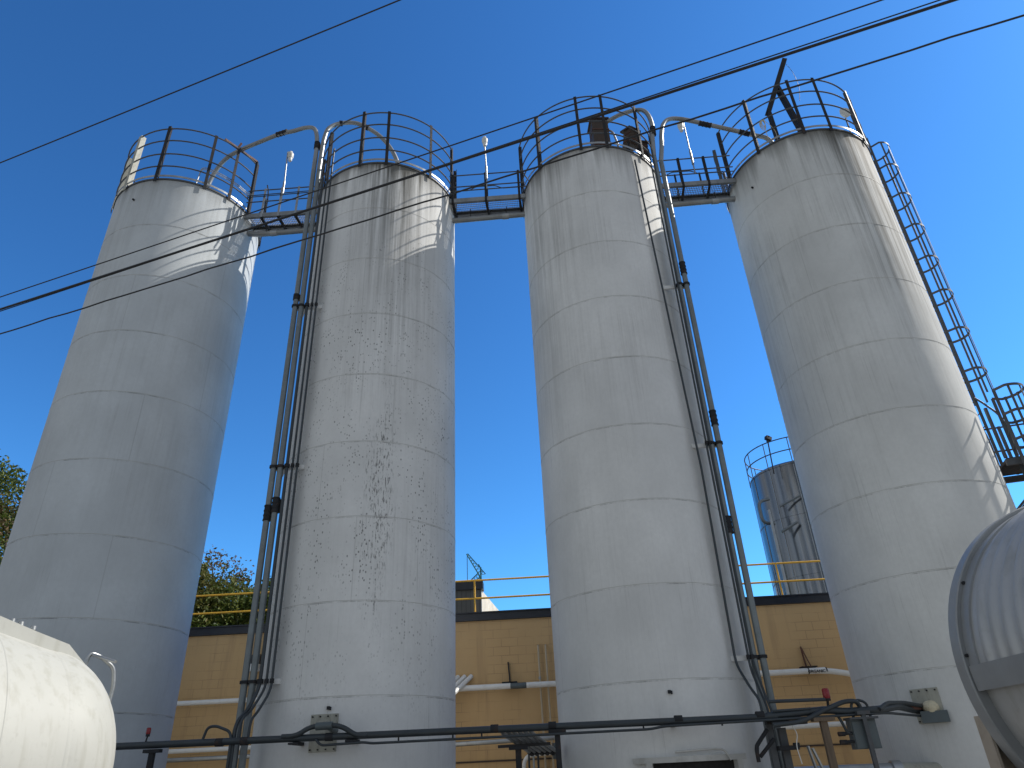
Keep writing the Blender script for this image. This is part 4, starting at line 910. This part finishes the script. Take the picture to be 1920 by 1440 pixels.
for (x, y) in ((3.04,5.68),(5.06,5.68),(3.04,-4.6),(5.06,-4.6)):
    b = MB()
    b.box((x,y,.9), (.02,.14,1.8)); b.box((x+.075,y+.06,.9), (.13,.02,1.8)); b.box((x+.15,y,.9), (.02,.14,1.8)); b.box((x+.1,y,.012), (.34,.3,.022)); b.build('support_leg', M_TAN, t, smooth=False)

# ------------------------------------------------------------------ trees beyond the building
def leaf_mat(name, cols):
    m, t, b = nodes(name); ge = nd(t, 'NewGeometry'); r = t.nodes.new('ShaderNodeValToRGB'); els = r.color_ramp.elements
    els[0].color = cols[0]+(1,); els[-1].color = cols[-1]+(1,)
    for k in range(1, len(cols)-1): e = els.new(k/(len(cols)-1)); e.color = cols[k]+(1,)
    t.links.new(ge.outputs['Random Per Island'], r.inputs[0]); t.links.new(r.outputs[0], b.inputs['Base Color']); b.inputs['Roughness'].default_value = .55
    b.inputs['Specular IOR Level'].default_value = .3
    tr_ = nd(t, 'BsdfTranslucent'); t.links.new(r.outputs[0], tr_.inputs[0]); mx = nd(t, 'MixShader'); mx.inputs[0].default_value = .3
    out = [n for n in t.nodes if n.type == 'OUTPUT_MATERIAL'][0]; t.links.new(b.outputs[0], mx.inputs[1]); t.links.new(tr_.outputs[0], mx.inputs[2]); t.links.new(mx.outputs[0], out.inputs[0]); return m
ML_G = leaf_mat('autumn_green_leaves', [(.03,.055,.012),(.07,.11,.02),(.12,.155,.03),(.16,.16,.035)])
ML_O = leaf_mat('olive_leaves', [(.045,.06,.014),(.085,.105,.022),(.13,.14,.03),(.17,.145,.04)])
ML_R = leaf_mat('russet_leaves', [(.06,.045,.02),(.13,.085,.035),(.18,.11,.05),(.10,.10,.03)])
M_BARK = weathered('tree_bark', (.09,.075,.06), .9, 0, .3, (.04,.035,.03), .5, 4, (4,4,.6), .3)
def tree(x, y, h, r, cz, label, m, n=9000, ls=.17, seed=1, asp=1.0, loose=0):
    rg = random.Random(seed); t = thing('leafy_tree', (x,y,0), label, 'tree', 'trees beyond the tan building')
    b = MB(); b.tube([(x,y,0),(x+.1,y,h*.3),(x-.1,y+.1,h*.6),(x,y,h*.9)], [.32,.26,.16,.04], 10)
    cl = []
    for k in range(95):
        while True:
            p = V(rg.uniform(-1,1), rg.uniform(-1,1), rg.uniform(-1,1))
            if .25 < p.length < 1: break
        p = p*(rg.uniform(.7,1.0)/max(p.length,.5)) if rg.random() < .65 else p
        c = V(x+p.x*r, y+p.y*r, cz+p.z*(h-cz)*asp); cl.append((c, rg.uniform(.5,1.05)*r*.36))
        if k % 3 == 0: b.tube([V(x,y,h*.35+rg.random()*h*.2), V(x,y,cz).lerp(c,.5)+V(0,0,-.3), c], [.10,.06,.015], 6)
    b.build('trunk', M_BARK, t)
    lf = MB(); vs = []; fs = []
    for k in range(n):
        c, cr_ = cl[rg.randrange(len(cl))]
        d = V(rg.gauss(0,1), rg.gauss(0,1), rg.gauss(0,.8)); d = d.normalized()*cr_*(rg.random()**.45) if not loose else d*cr_*.55
        p = c+d; a = V(rg.gauss(0,1), rg.gauss(0,1), rg.gauss(0,1)).normalized(); e = a.orthogonal().normalized()
        e = (Matrix.Rotation(rg.random()*6.28, 3, a) @ e); f = a.cross(e); L = ls*rg.uniform(.6,1.3)
        k0 = len(vs); vs += [p-e*L, p-f*L*.5+a*L*.15, p+e*L, p+f*L*.5+a*L*.15]; fs.append((k0,k0+1,k0+2,k0+3))
    lf.add(vs, fs); lf.build('crown', m, t, smooth=False)
tree(-22.0, 40, 13.4, 4.4, 8.6, 'olive tree behind the building, just right of the leftmost silo', ML_O, 34000, .13, 3)
tree(-17.6, 41, 12.2, 3.6, 7.8, 'darker green tree behind the left fill pipes', ML_G, 26000, .13, 5)
tree(-20.6, 43, 14.3, 2.2, 12.0, 'sparse russet tree top sticking up above the olive tree', ML_R, 2600, .11, 8, loose=1)
tree(-37.5, 41, 20.6, 5.6, 13.5, 'large green tree at the left edge of the photo', ML_G, 30000, .14, 11)
tree(-33.6, 43, 21.6, 3.6, 16.5, 'russet tinted tree top touching the left edge of the leftmost silo', ML_R, 5000, .12, 13, loose=1)
